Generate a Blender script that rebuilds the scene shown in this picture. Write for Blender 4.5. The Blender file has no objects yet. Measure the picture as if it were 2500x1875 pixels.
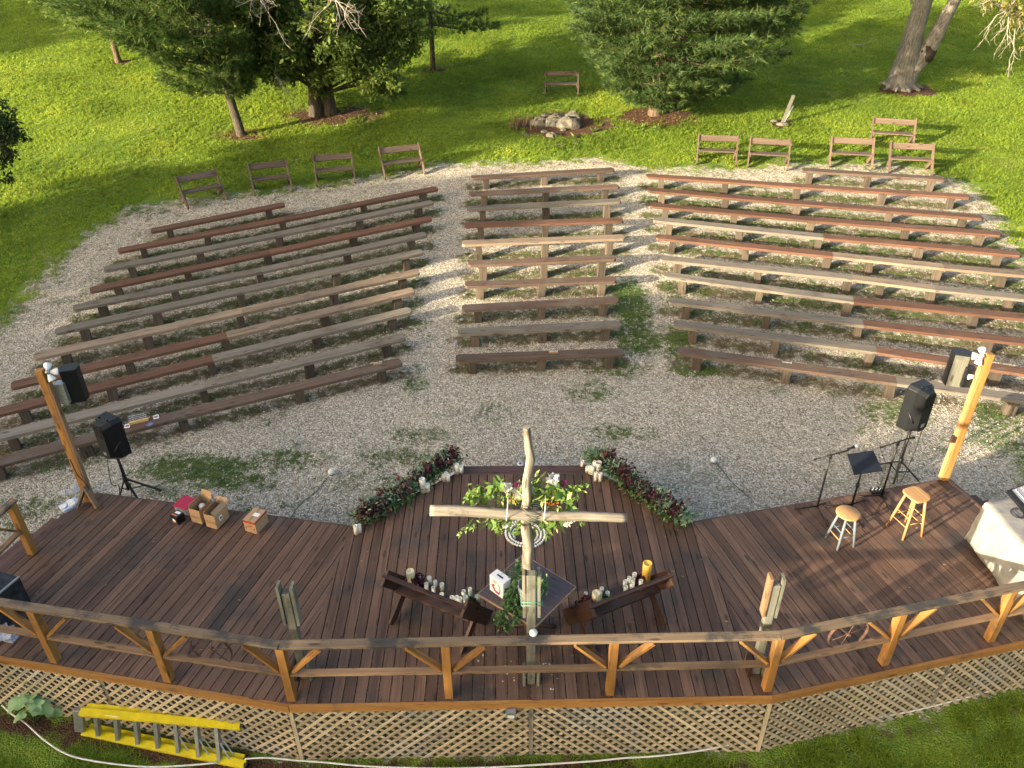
import bpy, math, random
import numpy as np
from mathutils import Vector, Matrix
S = bpy.context.scene
rad = math.radians
# ------------------------------------------------------------------ camera
CH = 8.44                                   # camera height above the stage boards (z = 0)
F = 1945.0                                  # focal length in photograph pixels (2500 wide)
TH, RO = rad(32.54), rad(.38)
fw = np.array([0, math.cos(TH), -math.sin(TH)])
up0 = np.array([0, math.sin(TH), math.cos(TH)])
cr = math.cos(RO)*np.array([1, 0, 0]) - math.sin(RO)*up0
cu = math.cos(RO)*up0 + math.sin(RO)*np.array([1, 0, 0])
cam = bpy.data.objects.new('camera', bpy.data.cameras.new('camera'))
S.collection.objects.link(cam)
cam.matrix_world = Matrix(((cr[0], cu[0], -fw[0], 0), (cr[1], cu[1], -fw[1], 0), (cr[2], cu[2], -fw[2], CH), (0, 0, 0, 1)))
cam.data.sensor_width = 36.0
cam.data.lens = 36.0*F/2500
cam.data.clip_end = 1000
S.camera = cam
# ------------------------------------------------------------------ light
SUN_EL = rad(12.2)
sd = Vector((.857, .515, 0)).normalized()
W = bpy.data.worlds.new('World'); S.world = W; W.use_nodes = True
wn = W.node_tree
bg = wn.nodes['Background']
sky = wn.nodes.new('ShaderNodeTexSky'); sky.sky_type = 'NISHITA'; sky.sun_disc = False
sky.sun_elevation = SUN_EL; sky.sun_rotation = math.atan2(-sd.x, -sd.y)
sky.air_density = 1.0; sky.dust_density = 5.0; sky.ozone_density = .2
wn.links.new(sky.outputs[0], bg.inputs[0]); bg.inputs[1].default_value = .13
sl = bpy.data.lights.new('sun', 'SUN'); sl.energy = 5.0; sl.angle = rad(.6); sl.color = (1, .84, .58)
so = bpy.data.objects.new('sun', sl); S.collection.objects.link(so)
so.rotation_euler = Vector((sd.x*math.cos(SUN_EL), sd.y*math.cos(SUN_EL), -math.sin(SUN_EL))).to_track_quat('-Z', 'Y').to_euler()
S.view_settings.view_transform = 'Standard'; S.view_settings.look = 'None'
S.view_settings.exposure = 1.95; S.view_settings.gamma = 1

# ------------------------------------------------------------------ where a photograph pixel meets a level or the ground
GP = [(-400, -1.1), (6.4, -1.1), (7.2, -1.06), (9, -.9), (10.5, -.74), (12.5, -.66), (14.6, -.61), (70, -.61+.123*55.4), (140, 8.5), (900, 8.5)]
gx_, gy_ = [a for a, b in GP], [b for a, b in GP]
def gz(x, y): return float(np.interp(y, gx_, gy_))
def ray(px, py): return fw*F + cr*(px-1250) - cu*(py-937.5)
def P(px, py, z=0.0):
    d = ray(px, py); t = (z-CH)/d[2]
    return Vector((d[0]*t, d[1]*t, z))
def G(px, py, h=0.0):
    z = -.6
    for _ in range(50):
        p = P(px, py, z+h); z = .5*z + .5*gz(p.x, p.y)
    return Vector((p.x, p.y, gz(p.x, p.y)+h))
def Vz(py, X, Y):
    k = F*cu + (py-937.5)*fw; a = np.array([X, Y, -CH])
    return float(-(k@a)/k[2])
def pln(px, Y):      # x of pixel column px at depth row Y on the deck
    return 0
rnd = random.Random(7)
RN = np.random.default_rng(11)

# ------------------------------------------------------------------ materials
MATS = {}
def nmat(name):
    m = bpy.data.materials.new(name); m.use_nodes = True
    nt = m.node_tree; b = nt.nodes['Principled BSDF']
    b.inputs['Specular IOR Level'].default_value = .3
    MATS[name] = m
    return m, nt, b
def N(nt, t, **k):
    n = nt.nodes.new(t)
    for a, v in k.items():
        if a in n.inputs.keys() if isinstance(a, str) else False: n.inputs[a].default_value = v
        else: setattr(n, a, v)
    return n
def mixc(nt, f, a, b, mode='MIX'):
    n = nt.nodes.new('ShaderNodeMix'); n.data_type = 'RGBA'; n.blend_type = mode
    for i, v in ((0, f), (6, a), (7, b)):
        if isinstance(v, bpy.types.NodeSocket): nt.links.new(v, n.inputs[i])
        else: n.inputs[i].default_value = v if i == 0 else (*v, 1)
    return n.outputs[2]
def math_(nt, op, a, b=0.0, clamp=False):
    n = nt.nodes.new('ShaderNodeMath'); n.operation = op; n.use_clamp = clamp
    for i, v in ((0, a), (1, b)):
        if isinstance(v, bpy.types.NodeSocket): nt.links.new(v, n.inputs[i])
        else: n.inputs[i].default_value = v
    return n.outputs[0]
def ramp(nt, f, stops):
    n = nt.nodes.new('ShaderNodeValToRGB'); e = n.color_ramp.elements
    while len(e) < len(stops): e.new(.5)
    for i, (p, c) in enumerate(stops):
        e[i].position = p; e[i].color = (*c, 1) if len(c) == 3 else c
    nt.links.new(f, n.inputs[0]); return n.outputs[0]
def rstep(nt, f, a, b):
    n = nt.nodes.new('ShaderNodeMapRange'); n.interpolation_type = 'SMOOTHSTEP'
    nt.links.new(f, n.inputs[0]); n.inputs[1].default_value = a; n.inputs[2].default_value = b
    return n.outputs[0]
def noise(nt, vec, scale, detail=4, rough=.55, dist=0):
    n = nt.nodes.new('ShaderNodeTexNoise'); n.inputs['Scale'].default_value = scale
    n.inputs['Detail'].default_value = detail; n.inputs['Roughness'].default_value = rough
    n.inputs['Distortion'].default_value = dist
    if vec is not None: nt.links.new(vec, n.inputs['Vector'])
    return n.outputs[0]
def attr(nt, name):
    n = nt.nodes.new('ShaderNodeAttribute'); n.attribute_name = name; return n.outputs['Fac']
def objco(nt): return nt.nodes.new('ShaderNodeTexCoord').outputs['Object']
def worldco(nt): return nt.nodes.new('ShaderNodeNewGeometry').outputs['Position']
def bump(nt, b, h, strength=.3, dist=.01):
    n = nt.nodes.new('ShaderNodeBump'); n.inputs['Strength'].default_value = strength; n.inputs['Distance'].default_value = dist
    nt.links.new(h, n.inputs['Height']); nt.links.new(n.outputs[0], b.inputs['Normal'])
def wood(name, a, b, blotch=None, bl=(.52, .68), rough=.75, vary=.35, grain=(.9, 26), crack=.6, bscale=1.6, blotch2=None, bl2=(.6, .7)):
    m, nt, bs = nmat(name)
    uv = nt.nodes.new('ShaderNodeUVMap'); uv.uv_map = 'UVMap'
    sx = nt.nodes.new('ShaderNodeSeparateXYZ'); nt.links.new(uv.outputs[0], sx.inputs[0])
    r = attr(nt, 'rnd')
    cb = nt.nodes.new('ShaderNodeCombineXYZ')
    nt.links.new(math_(nt, 'MULTIPLY', sx.outputs[0], grain[0]), cb.inputs[0])
    nt.links.new(math_(nt, 'MULTIPLY', sx.outputs[1], grain[1]), cb.inputs[1])
    nt.links.new(math_(nt, 'MULTIPLY', r, 61.0), cb.inputs[2])
    g = noise(nt, cb.outputs[0], 1.0, 5, .6, .6)
    g2 = noise(nt, cb.outputs[0], 3.2, 4, .7)
    col = ramp(nt, g, [(.32, a), (.68, b)])
    if blotch:
        bn = noise(nt, worldco(nt), bscale, 5, .65)
        f = rstep(nt, math_(nt, 'ADD', math_(nt, 'MULTIPLY', bn, .75), math_(nt, 'MULTIPLY', g2, .25)), *bl)
        col = mixc(nt, f, col, blotch)
    if blotch2:
        cb2 = nt.nodes.new('ShaderNodeCombineXYZ')
        nt.links.new(math_(nt, 'MULTIPLY', sx.outputs[0], 1.3), cb2.inputs[0]); nt.links.new(math_(nt, 'MULTIPLY', sx.outputs[1], 7), cb2.inputs[1])
        nt.links.new(math_(nt, 'MULTIPLY', r, 33.0), cb2.inputs[2])
        f = rstep(nt, noise(nt, cb2.outputs[0], 1, 5, .7), *bl2)
        col = mixc(nt, f, col, blotch2)
    cb3 = nt.nodes.new('ShaderNodeCombineXYZ')
    nt.links.new(math_(nt, 'MULTIPLY', sx.outputs[0], 2.1), cb3.inputs[0]); nt.links.new(math_(nt, 'MULTIPLY', sx.outputs[1], 7.5), cb3.inputs[1])
    nt.links.new(math_(nt, 'MULTIPLY', r, 47.0), cb3.inputs[2])
    kv = nt.nodes.new('ShaderNodeTexVoronoi'); kv.inputs['Scale'].default_value = 1.0; nt.links.new(cb3.outputs[0], kv.inputs['Vector'])
    col = mixc(nt, math_(nt, 'MULTIPLY', rstep(nt, kv.outputs['Distance'], .20, .10), .75), col, tuple(x*.3 for x in a))
    if crack:
        ck = rstep(nt, g2, .36, .30)
        col = mixc(nt, math_(nt, 'MULTIPLY', ck, crack), col, tuple(x*.25 for x in a))
    v = math_(nt, 'ADD', math_(nt, 'MULTIPLY', r, vary*2), 1-vary)
    hs = nt.nodes.new('ShaderNodeHueSaturation'); nt.links.new(col, hs.inputs['Color']); nt.links.new(v, hs.inputs['Value'])
    nt.links.new(hs.outputs[0], bs.inputs['Base Color']); bs.inputs['Roughness'].default_value = rough
    bump(nt, bs, math_(nt, 'ADD', g, math_(nt, 'MULTIPLY', g2, .5)), .45, .006)
    return m
def plain(name, c, rough=.5, metal=0, var=.12, scale=20, spec=.3, trans=0, alpha=1, sss=0, c2=None):
    m, nt, bs = nmat(name)
    n = noise(nt, objco(nt), scale, 4)
    c2 = c2 or tuple(min(1, x*(1+var)) for x in c)
    nt.links.new(ramp(nt, n, [(.3, tuple(x*(1-var) for x in c)), (.7, c2)]), bs.inputs['Base Color'])
    bs.inputs['Roughness'].default_value = rough; bs.inputs['Metallic'].default_value = metal
    bs.inputs['Specular IOR Level'].default_value = spec
    if trans: bs.inputs['Transmission Weight'].default_value = trans
    if alpha < 1: bs.inputs['Alpha'].default_value = alpha
    return m
def leafm(name, c1, c2, c3=None, trans=.35, rough=.55):
    m, nt, bs = nmat(name)
    st = [(.0, c1), (.75, c2)] + ([(1.0, c3)] if c3 else [])
    col = ramp(nt, attr(nt, 'rnd'), st)
    big = noise(nt, worldco(nt), .8, 3)
    hs = nt.nodes.new('ShaderNodeHueSaturation'); nt.links.new(col, hs.inputs['Color'])
    nt.links.new(math_(nt, 'ADD', math_(nt, 'MULTIPLY', big, .8), .6), hs.inputs['Value'])
    nt.links.new(hs.outputs[0], bs.inputs['Base Color']); bs.inputs['Roughness'].default_value = rough
    bs.inputs['Specular IOR Level'].default_value = .25
    tr = nt.nodes.new('ShaderNodeBsdfTranslucent'); nt.links.new(hs.outputs[0], tr.inputs[0])
    mx = nt.nodes.new('ShaderNodeMixShader'); mx.inputs[0].default_value = trans
    nt.links.new(bs.outputs[0], mx.inputs[1]); nt.links.new(tr.outputs[0], mx.inputs[2])
    nt.links.new(mx.outputs[0], nt.nodes['Material Output'].inputs[0])
    return m

M_deck = wood('deck_stain', (.068, .038, .025), (.155, .090, .062), blotch=(.055, .044, .038), bl=(.5, .64), vary=.36, rough=.6, bscale=1.1, blotch2=(.19, .095, .045), bl2=(.60, .80), crack=.6)
M_step = wood('step_stain', (.065, .035, .03), (.12, .066, .054), blotch=(.05, .04, .038), vary=.2, rough=.6)
M_cedar = wood('orange_stained_cedar', (.22, .10, .026), (.35, .175, .052), blotch=(.15, .085, .040), bl=(.52, .66), vary=.2, crack=.6, grain=(.9, 14), bscale=2.5)
M_railtop = wood('weathered_rail', (.105, .075, .050), (.20, .145, .095), blotch=(.045, .042, .040), bl=(.47, .58), vary=.2, bscale=2.2, blotch2=(.2, .13, .06), bl2=(.62, .72), crack=.7)
M_railmid = wood('faded_rail', (.15, .09, .05), (.24, .155, .092), blotch=(.10, .075, .05), bl=(.52, .62), vary=.2, bscale=2.2, crack=.5)
M_lattice = wood('lattice_wood', (.30, .235, .15), (.48, .40, .28), blotch=(.33, .30, .25), bl=(.5, .62), vary=.3, crack=.3, grain=(1, 20), bscale=.9)
M_grey = wood('silvered_wood', (.125, .108, .088), (.215, .19, .155), blotch=(.12, .088, .062), vary=.2, crack=.8, blotch2=(.10, .082, .065), bl2=(.56, .68))
M_tan = wood('tan_wood', (.15, .112, .08), (.26, .20, .145), blotch=(.13, .10, .075), vary=.2, crack=.8, blotch2=(.10, .07, .05), bl2=(.56, .68))
M_red = wood('red_brown_stain', (.085, .042, .027), (.155, .078, .048), blotch=(.068, .042, .032), vary=.2, crack=.7, blotch2=(.14, .105, .08), bl2=(.56, .68))
M_brown = wood('brown_weathered_wood', (.080, .052, .038), (.15, .10, .072), blotch=(.12, .10, .082), bl=(.5, .6), vary=.2, crack=.8, blotch2=(.055, .035, .028), bl2=(.56, .68))
M_leg = wood('bench_leg_wood', (.052, .042, .034), (.11, .088, .068), blotch=(.04, .034, .029), vary=.35, crack=.6)
M_lbench = wood('park_bench_wood', (.080, .055, .042), (.15, .105, .08), blotch=(.07, .057, .052), vary=.2, crack=.5)
M_dark = wood('dark_bench_stain', (.030, .016, .012), (.062, .033, .025), blotch=(.11, .045, .016), bl=(.56, .68), vary=.2, rough=.45, crack=.2)
M_drift = wood('bare_log', (.13, .112, .092), (.29, .262, .22), blotch=(.095, .075, .058), bl=(.52, .64), vary=.05, crack=.85, grain=(1.4, 26), bscale=3)
M_grpost = wood('grey_green_post', (.095, .095, .08), (.18, .18, .15), blotch=(.07, .062, .052), vary=.15, crack=.7, grain=(1, 30), bscale=4)
M_stool = wood('oak_stool', (.30, .165, .065), (.44, .26, .115), vary=.1, crack=.15, rough=.45)
M_stoolgrey = plain('blue_grey_paint', (.12, .15, .175), .5)
M_table = wood('dark_laminate', (.050, .040, .045), (.085, .068, .076), vary=.0, rough=.35, crack=.2, grain=(1.2, 24))
M_edge = plain('table_edge_band', (.30, .20, .13), .5)
M_black = plain('black_plastic', (.010, .011, .013), .38, scale=60)
M_blackmetal = plain('black_metal', (.012, .012, .013), .35, metal=.3)
M_grille = plain('black_grille', (.006, .006, .007), .7, scale=200)
M_steel = plain('galvanised_metal', (.40, .42, .44), .4, metal=.75, var=.2)
M_white = plain('white_plastic', (.72, .72, .70), .45, var=.04)
M_whitelamp = plain('white_enamel', (.70, .70, .72), .35, var=.05)
M_candle = plain('ivory_wax', (.74, .72, .62), .45, var=.05, spec=.4)
M_cream = plain('cream_wax', (.72, .62, .40), .5, var=.06)
M_amber = plain('amber_wax', (.62, .38, .07), .45, var=.1)
M_wick = plain('wax_pool', (.50, .44, .31), .5)
M_card = plain('cardboard', (.40, .255, .14), .8, var=.08, scale=6)
M_card2 = plain('inner_cardboard', (.27, .18, .105), .85)
M_paper = plain('white_paper', (.72, .73, .76), .6, var=.03)
M_red_p = plain('red_print', (.33, .045, .03), .6)
M_ink = plain('dark_ink', (.03, .02, .02), .7)
M_maroon = plain('crimson_lid', (.36, .018, .06), .4)
M_clear = plain('clear_plastic', (.45, .47, .48), .2, alpha=.5)
M_orange = plain('orange_print', (.5, .15, .05), .5)
M_blue = plain('blue_card', (.05, .13, .38), .5)
M_bead = plain('white_beads', (.78, .76, .68), .5, var=.06)
M_cable = plain('black_cable', (.012, .013, .013), .5)
M_gcable = plain('green_cable', (.02, .045, .03), .5)
M_wcable = plain('white_cable', (.62, .62, .58), .5)
M_rope = plain('white_twine', (.65, .63, .58), .8)
M_gtwine = plain('green_twine', (.10, .30, .2), .7)
M_yellow = plain('yellow_fibreglass', (.62, .50, .012), .42, var=.14, scale=9)
M_rust = plain('rusty_iron', (.10, .055, .04), .85, var=.4)
M_rock = None
def bark(name, a, b, sc=9):
    m, nt, bs = nmat(name); uv = nt.nodes.new('ShaderNodeUVMap'); uv.uv_map = 'UVMap'
    mp = nt.nodes.new('ShaderNodeMapping'); mp.inputs['Scale'].default_value = (sc*.45, sc*1.6, 1); nt.links.new(uv.outputs[0], mp.inputs[0])
    n1 = noise(nt, mp.outputs[0], 1, 7, .75, .8); n2 = noise(nt, worldco(nt), 2.5, 4)
    nt.links.new(mixc(nt, rstep(nt, n2, .45, .65), ramp(nt, n1, [(.35, tuple(x*.35 for x in a)), (.5, a), (.66, b)]), ramp(nt, n1, [(.3, tuple(x*.3 for x in a)), (.7, tuple(x*.8 for x in b))])), bs.inputs['Base Color'])
    bs.inputs['Roughness'].default_value = .95; bump(nt, bs, n1, 1.0, .06); return m
M_bark = bark('bark', (.085, .068, .052), (.16, .135, .11))
M_barkgrey = bark('grey_bark', (.20, .18, .155), (.36, .335, .29))
M_barkred = bark('pine_bark', (.13, .09, .065), (.23, .16, .115))
M_burnt = bark('rotten_bark', (.04, .03, .024), (.26, .17, .10), 14)
M_twig = plain('dead_twig', (.30, .27, .23), .9, var=.3, scale=8)
M_pot = plain('glass_bucket', (.30, .34, .34), .2, alpha=.6)
M_pine = leafm('pine_needles', (.026, .060, .018), (.085, .145, .034), (.17, .22, .05), .3)
M_pineblue = leafm('blue_green_needles', (.024, .052, .018), (.068, .118, .034), (.15, .19, .055), .25)
M_pineyel = leafm('yellow_green_needles', (.10, .17, .045), (.20, .29, .08), (.28, .36, .12), .25)
M_leafd = leafm('dark_leaves', (.022, .048, .014), (.070, .12, .030), (.26, .28, .08), .35)
M_leafb = leafm('mid_green_leaves', (.045, .085, .018), (.15, .21, .045), (.42, .42, .11), .45)
M_leafy = leafm('olive_leaves', (.10, .11, .03), (.24, .23, .07), (.34, .26, .10), .35)
M_gar = leafm('garland_leaves', (.035, .085, .032), (.11, .21, .07), (.26, .36, .13), .25)
M_sage = leafm('sage_leaves', (.11, .19, .12), (.20, .30, .19), (.30, .38, .25), .2)
M_purple = leafm('purple_leaves', (.030, .008, .014), (.10, .024, .036), (.16, .05, .045), .2)
M_lime = leafm('lime_leaves', (.06, .13, .025), (.17, .27, .06), (.38, .44, .16), .3)
M_petal = leafm('white_petals', (.62, .62, .55), (.80, .78, .70), (.8, .8, .76), .2)
M_pink = leafm('pink_petals', (.35, .05, .18), (.55, .12, .32), None, .2)
M_moss = leafm('rust_moss', (.22, .07, .012), (.42, .16, .03), None, .1)
M_squash = leafm('squash_leaves', (.19, .33, .16), (.27, .42, .21), None, .15)
M_grassb = leafm('grass_blades', (.10, .17, .022), (.29, .39, .042), (.56, .54, .11), .55)
M_weed = leafm('weed_leaves', (.05, .11, .025), (.12, .21, .045), (.24, .29, .08), .35)
M_dead = leafm('dead_stalks', (.07, .04, .025), (.12, .08, .05), None, .1)
M_litter = leafm('fallen_leaves', (.16, .10, .045), (.30, .20, .09), (.42, .34, .16), .1)

def cloth_mat():
    m, nt, bs = nmat('stained_cloth')
    w = worldco(nt)
    n = noise(nt, w, 3.2, 5, .6)
    up = nt.nodes.new('ShaderNodeSeparateXYZ'); nt.links.new(nt.nodes.new('ShaderNodeNewGeometry').outputs['Normal'], up.inputs[0])
    col = ramp(nt, n, [(.3, (.20, .195, .175)), (.6, (.30, .29, .26))])
    st = rstep(nt, noise(nt, w, 7, 6, .7), .45, .62)
    topf = rstep(nt, up.outputs[2], .6, .95)
    col = mixc(nt, math_(nt, 'MULTIPLY', math_(nt, 'ADD', math_(nt, 'MULTIPLY', st, .35), .5), topf), col, (.15, .147, .16))
    nt.links.new(col, bs.inputs['Base Color']); bs.inputs['Roughness'].default_value = .8
    bump(nt, bs, noise(nt, w, 9, 4), .5, .02)
    return m
M_cloth = cloth_mat()
def rock_mat():
    m, nt, bs = nmat('limestone')
    w = worldco(nt)
    col = ramp(nt, noise(nt, w, 5, 6, .7), [(.3, (.05, .045, .034)), (.52, (.14, .13, .105)), (.75, (.27, .25, .20))])
    nt.links.new(col, bs.inputs['Base Color']); bs.inputs['Roughness'].default_value = .95
    bump(nt, bs, noise(nt, w, 12, 6, .7), .9, .05)
    return m
M_rock = rock_mat()

def ground_mat(name):
    m, nt, bs = nmat(name)
    w = worldco(nt)
    gm, mu, wd, soil_shade = attr(nt, 'gravel'), attr(nt, 'mulch'), attr(nt, 'weed'), attr(nt, 'dirt')
    # gravel: angular stones of a few centimetres
    vo = nt.nodes.new('ShaderNodeTexVoronoi'); vo.inputs['Scale'].default_value = 36; nt.links.new(w, vo.inputs['Vector'])
    vs = nt.nodes.new('ShaderNodeSeparateXYZ'); nt.links.new(vo.outputs['Color'], vs.inputs[0])
    stone = ramp(nt, vs.outputs[0], [(0, (.22, .195, .15)), (.35, (.44, .40, .325)), (.75, (.60, .555, .47)), (1, (.80, .76, .68))])
    gap = rstep(nt, vo.outputs['Distance'], .38, .75)
    stone = mixc(nt, math_(nt, 'MULTIPLY', gap, .45), stone, (.085, .072, .058))
    fines = noise(nt, w, 9, 5, .7)
    stone = mixc(nt, math_(nt, 'MULTIPLY', rstep(nt, fines, .48, .68), .55), stone, (.24, .195, .135))
    warm = noise(nt, w, .35, 3)
    stone = mixc(nt, rstep(nt, warm, .35, .7), stone, (.40, .33, .25), 'MULTIPLY') if False else stone
    soil_shade_c = ramp(nt, noise(nt, w, 22, 5, .7), [(.35, (.07, .052, .034)), (.6, (.17, .13, .085)), (.75, (.30, .25, .18))])  # soil colour, also used for the bench shade painted along the rows
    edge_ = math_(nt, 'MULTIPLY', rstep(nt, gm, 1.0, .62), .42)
    dn = math_(nt, 'ADD', math_(nt, 'MAXIMUM', soil_shade, edge_), math_(nt, 'MULTIPLY', math_(nt, 'SUBTRACT', noise(nt, w, 5, 5, .7), .5), 1.6))
    stone = mixc(nt, rstep(nt, dn, .35, .75), stone, soil_shade_c)
    # grass underlay
    gn = noise(nt, w, 42, 4, .75)
    gl = noise(nt, w, 1.1, 4, .6)
    grass = ramp(nt, gn, [(.28, (.036, .074, .012)), (.5, (.125, .21, .026)), (.72, (.28, .35, .055))])
    tall = ramp(nt, gl, [(.3, (.6, .7, .6)), (.5, (1, 1, 1)), (.7, (1.5, 1.25, .9))])
    grass = mixc(nt, 1.0, grass, tall, 'MULTIPLY')
    thin = rstep(nt, noise(nt, w, .5, 6, .75), .56, .70)
    grass = mixc(nt, math_(nt, 'MULTIPLY', thin, .6), grass, (.24, .20, .09))
    weedf = rstep(nt, math_(nt, 'ADD', wd, math_(nt, 'MULTIPLY', math_(nt, 'SUBTRACT', noise(nt, w, 7.5, 8, .85), .5), 3.0)), .50, .66)
    stone = mixc(nt, weedf, stone, ramp(nt, gn, [(.3, (.045, .065, .022)), (.7, (.14, .18, .06))]))
    e = math_(nt, 'ADD', gm, math_(nt, 'MULTIPLY', math_(nt, 'SUBTRACT', noise(nt, w, 3, 8, .8), .5), 1.7))
    col = mixc(nt, rstep(nt, e, .40, .60), grass, stone)
    mulch = ramp(nt, noise(nt, w, 30, 5, .8), [(.3, (.030, .018, .012)), (.55, (.095, .052, .033)), (.75, (.20, .12, .075))])
    mf = rstep(nt, math_(nt, 'ADD', mu, math_(nt, 'MULTIPLY', math_(nt, 'SUBTRACT', noise(nt, w, 3.5, 5, .7), .5), .9)), .4, .65)
    col = mixc(nt, mf, col, mulch)
    nt.links.new(col, bs.inputs['Base Color']); bs.inputs['Roughness'].default_value = .95
    bs.inputs['Specular IOR Level'].default_value = .15
    h = math_(nt, 'ADD', math_(nt, 'MULTIPLY', vo.outputs['Distance'], -1.0), math_(nt, 'MULTIPLY', gn, .8))
    bump(nt, bs, h, .9, .035)
    return m
M_ground = ground_mat('ground')

# ------------------------------------------------------------------ objects
ORG = {}
def props(o, label, cat, group=None, kind=None):
    if label: o['label'] = label
    if cat: o['category'] = cat
    if group: o['group'] = group
    if kind: o['kind'] = kind
def thing(name, loc, label, cat, group=None):
    o = bpy.data.objects.new(name, None); S.collection.objects.link(o)
    o.empty_display_size = .1
    o.location = loc; ORG[o.name] = Vector(loc); props(o, label, cat, group); return o
class MB:
    def __init__(s): s.v, s.f, s.u, s.r, s.s = [], [], [], [], []
    def face(s, idx, uv, r, sm=False): s.f.append(idx); s.u.append(uv); s.r.append(r); s.s.append(sm)
    def beam(s, p0, p1, w, t, up=(0, 0, 1), r=None, w1=None, t1=None):
        p0, p1 = Vector(p0), Vector(p1); d = p1-p0; L = d.length; d.normalize()
        up = Vector(up); side = d.cross(up)
        if side.length < 1e-4: side = d.cross(Vector((0, 1, 0)))
        side.normalize(); upn = side.cross(d).normalized()
        r = rnd.random() if r is None else r
        w1 = w if w1 is None else w1; t1 = t if t1 is None else t1
        b = len(s.v)
        for p, ww, tt in ((p0, w, t), (p1, w1, t1)):
            for a, c in ((-1, -1), (1, -1), (1, 1), (-1, 1)): s.v.append(p + side*(a*ww/2) + upn*(c*tt/2))
        o = r*17
        for k, (i, j, wd) in enumerate(((0, 1, w), (1, 2, t), (2, 3, w), (3, 0, t))):
            vo = o + k*.37
            s.face((b+i, b+j, b+4+j, b+4+i), ((o, vo), (o, vo+wd), (o+L, vo+wd), (o+L, vo)), r)
        s.face((b+3, b+2, b+1, b), ((o, 0), (o+.0, w), (o+.02, w), (o+.02, 0)), r)
        s.face((b+4, b+5, b+6, b+7), ((o, 0), (o+.0, w), (o+.02, w), (o+.02, 0)), r)
        return s
    def box(s, c, sx, sy, sz, yaw=0, r=None):       # c = centre of the bottom
        c = Vector(c); d = Vector((math.cos(yaw), math.sin(yaw), 0))
        m = c + Vector((0, 0, sz/2))
        return s.beam(m-d*sx/2, m+d*sx/2, sy, sz, r=r)
    def slab(s, poly, z0, z1, d, r=None):           # polygon in plan, extruded; grain along d
        if len(poly) < 3: return
        A = sum(poly[i][0]*poly[(i+1) % len(poly)][1]-poly[(i+1) % len(poly)][0]*poly[i][1] for i in range(len(poly)))
        if A < 0: poly = poly[::-1]
        r = rnd.random() if r is None else r
        n = len(poly); b = len(s.v); q = (-d[1], d[0]); o = r*17
        for z in (z0, z1):
            for x, y in poly: s.v.append(Vector((x, y, z)))
        uv = [(o+x*d[0]+y*d[1], o+x*q[0]+y*q[1]) for x, y in poly]
        s.face(tuple(b+n+i for i in range(n)), tuple(uv), r)
        s.face(tuple(b+i for i in reversed(range(n))), tuple(reversed(uv)), r)
        for i in range(n):
            j = (i+1) % n
            L = math.dist(poly[i], poly[j]); t = z1-z0
            if abs((poly[j][0]-poly[i][0])*d[0]+(poly[j][1]-poly[i][1])*d[1]) > .5*L: q4 = ((o, 0), (o+L, 0), (o+L, t), (o, t))
            else: q4 = ((o, 0), (o, L), (o+t, L), (o+t, 0))
            s.face((b+i, b+j, b+n+j, b+n+i), q4, r)
    def tube(s, pts, rr, n=8, cap=True, r=None, sm=True, jit=0):
        pts = [Vector(p) for p in pts]
        rr = rr if isinstance(rr, (list, tuple)) else [rr]*len(pts)
        r = rnd.random() if r is None else r
        if jit:
            p2, r2 = [], []
            for i in range(len(pts)-1):
                for k in range(4): p2.append(pts[i].lerp(pts[i+1], k/4)); r2.append(rr[i]*(1-k/4)+rr[i+1]*k/4)
            pts, rr = p2+[pts[-1]], r2+[rr[-1]]
            ph = [rnd.random()*6 for _ in range(n)]
        b = len(s.v); L = 0; us = []
        d0 = (pts[1]-pts[0]).normalized(); a = d0.orthogonal().normalized()
        for i, p in enumerate(pts):
            d = (pts[min(i+1, len(pts)-1)]-pts[max(i-1, 0)]).normalized()
            a = (a - d*a.dot(d)).normalized(); c = d.cross(a)
            if i: L += (p-pts[i-1]).length
            us.append(L+r*17)
            for k in range(n):
                t = 2*math.pi*k/n; q_ = rr[i]*(1+(jit*(math.sin(ph[k]+i*.35)+rnd.random()-.5) if jit else 0)); s.v.append(p+(a*math.cos(t)+c*math.sin(t))*q_)
        per = 6.28*max(rr)
        for i in range(len(pts)-1):
            for k in range(n):
                k2 = (k+1) % n
                s.face((b+i*n+k, b+i*n+k2, b+(i+1)*n+k2, b+(i+1)*n+k),
                       ((us[i], k/n*per), (us[i], (k+1)/n*per), (us[i+1], (k+1)/n*per), (us[i+1], k/n*per)), r, sm)
        if cap:
            s.face(tuple(b+k for k in reversed(range(n))), tuple((0, 0) for k in range(n)), r)
            e = b+(len(pts)-1)*n
            s.face(tuple(e+k for k in range(n)), tuple((0, 0) for k in range(n)), r)
        return s
    def lathe(s, c, prof, n=16, axis=(0, 0, 1), r=None):
        ax = Vector(axis).normalized(); a = ax.orthogonal().normalized(); q = ax.cross(a); c = Vector(c)
        r = rnd.random() if r is None else r; b = len(s.v)
        for rr, z in prof:
            for k in range(n):
                t = 2*math.pi*k/n; s.v.append(c+ax*z+(a*math.cos(t)+q*math.sin(t))*max(rr, 1e-4))
        for i in range(len(prof)-1):
            for k in range(n):
                k2 = (k+1) % n
                s.face((b+i*n+k, b+i*n+k2, b+(i+1)*n+k2, b+(i+1)*n+k), ((prof[i][1], k/n), (prof[i][1], (k+1)/n), (prof[i+1][1], (k+1)/n), (prof[i+1][1], k/n)), r, True)
        return s
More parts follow.
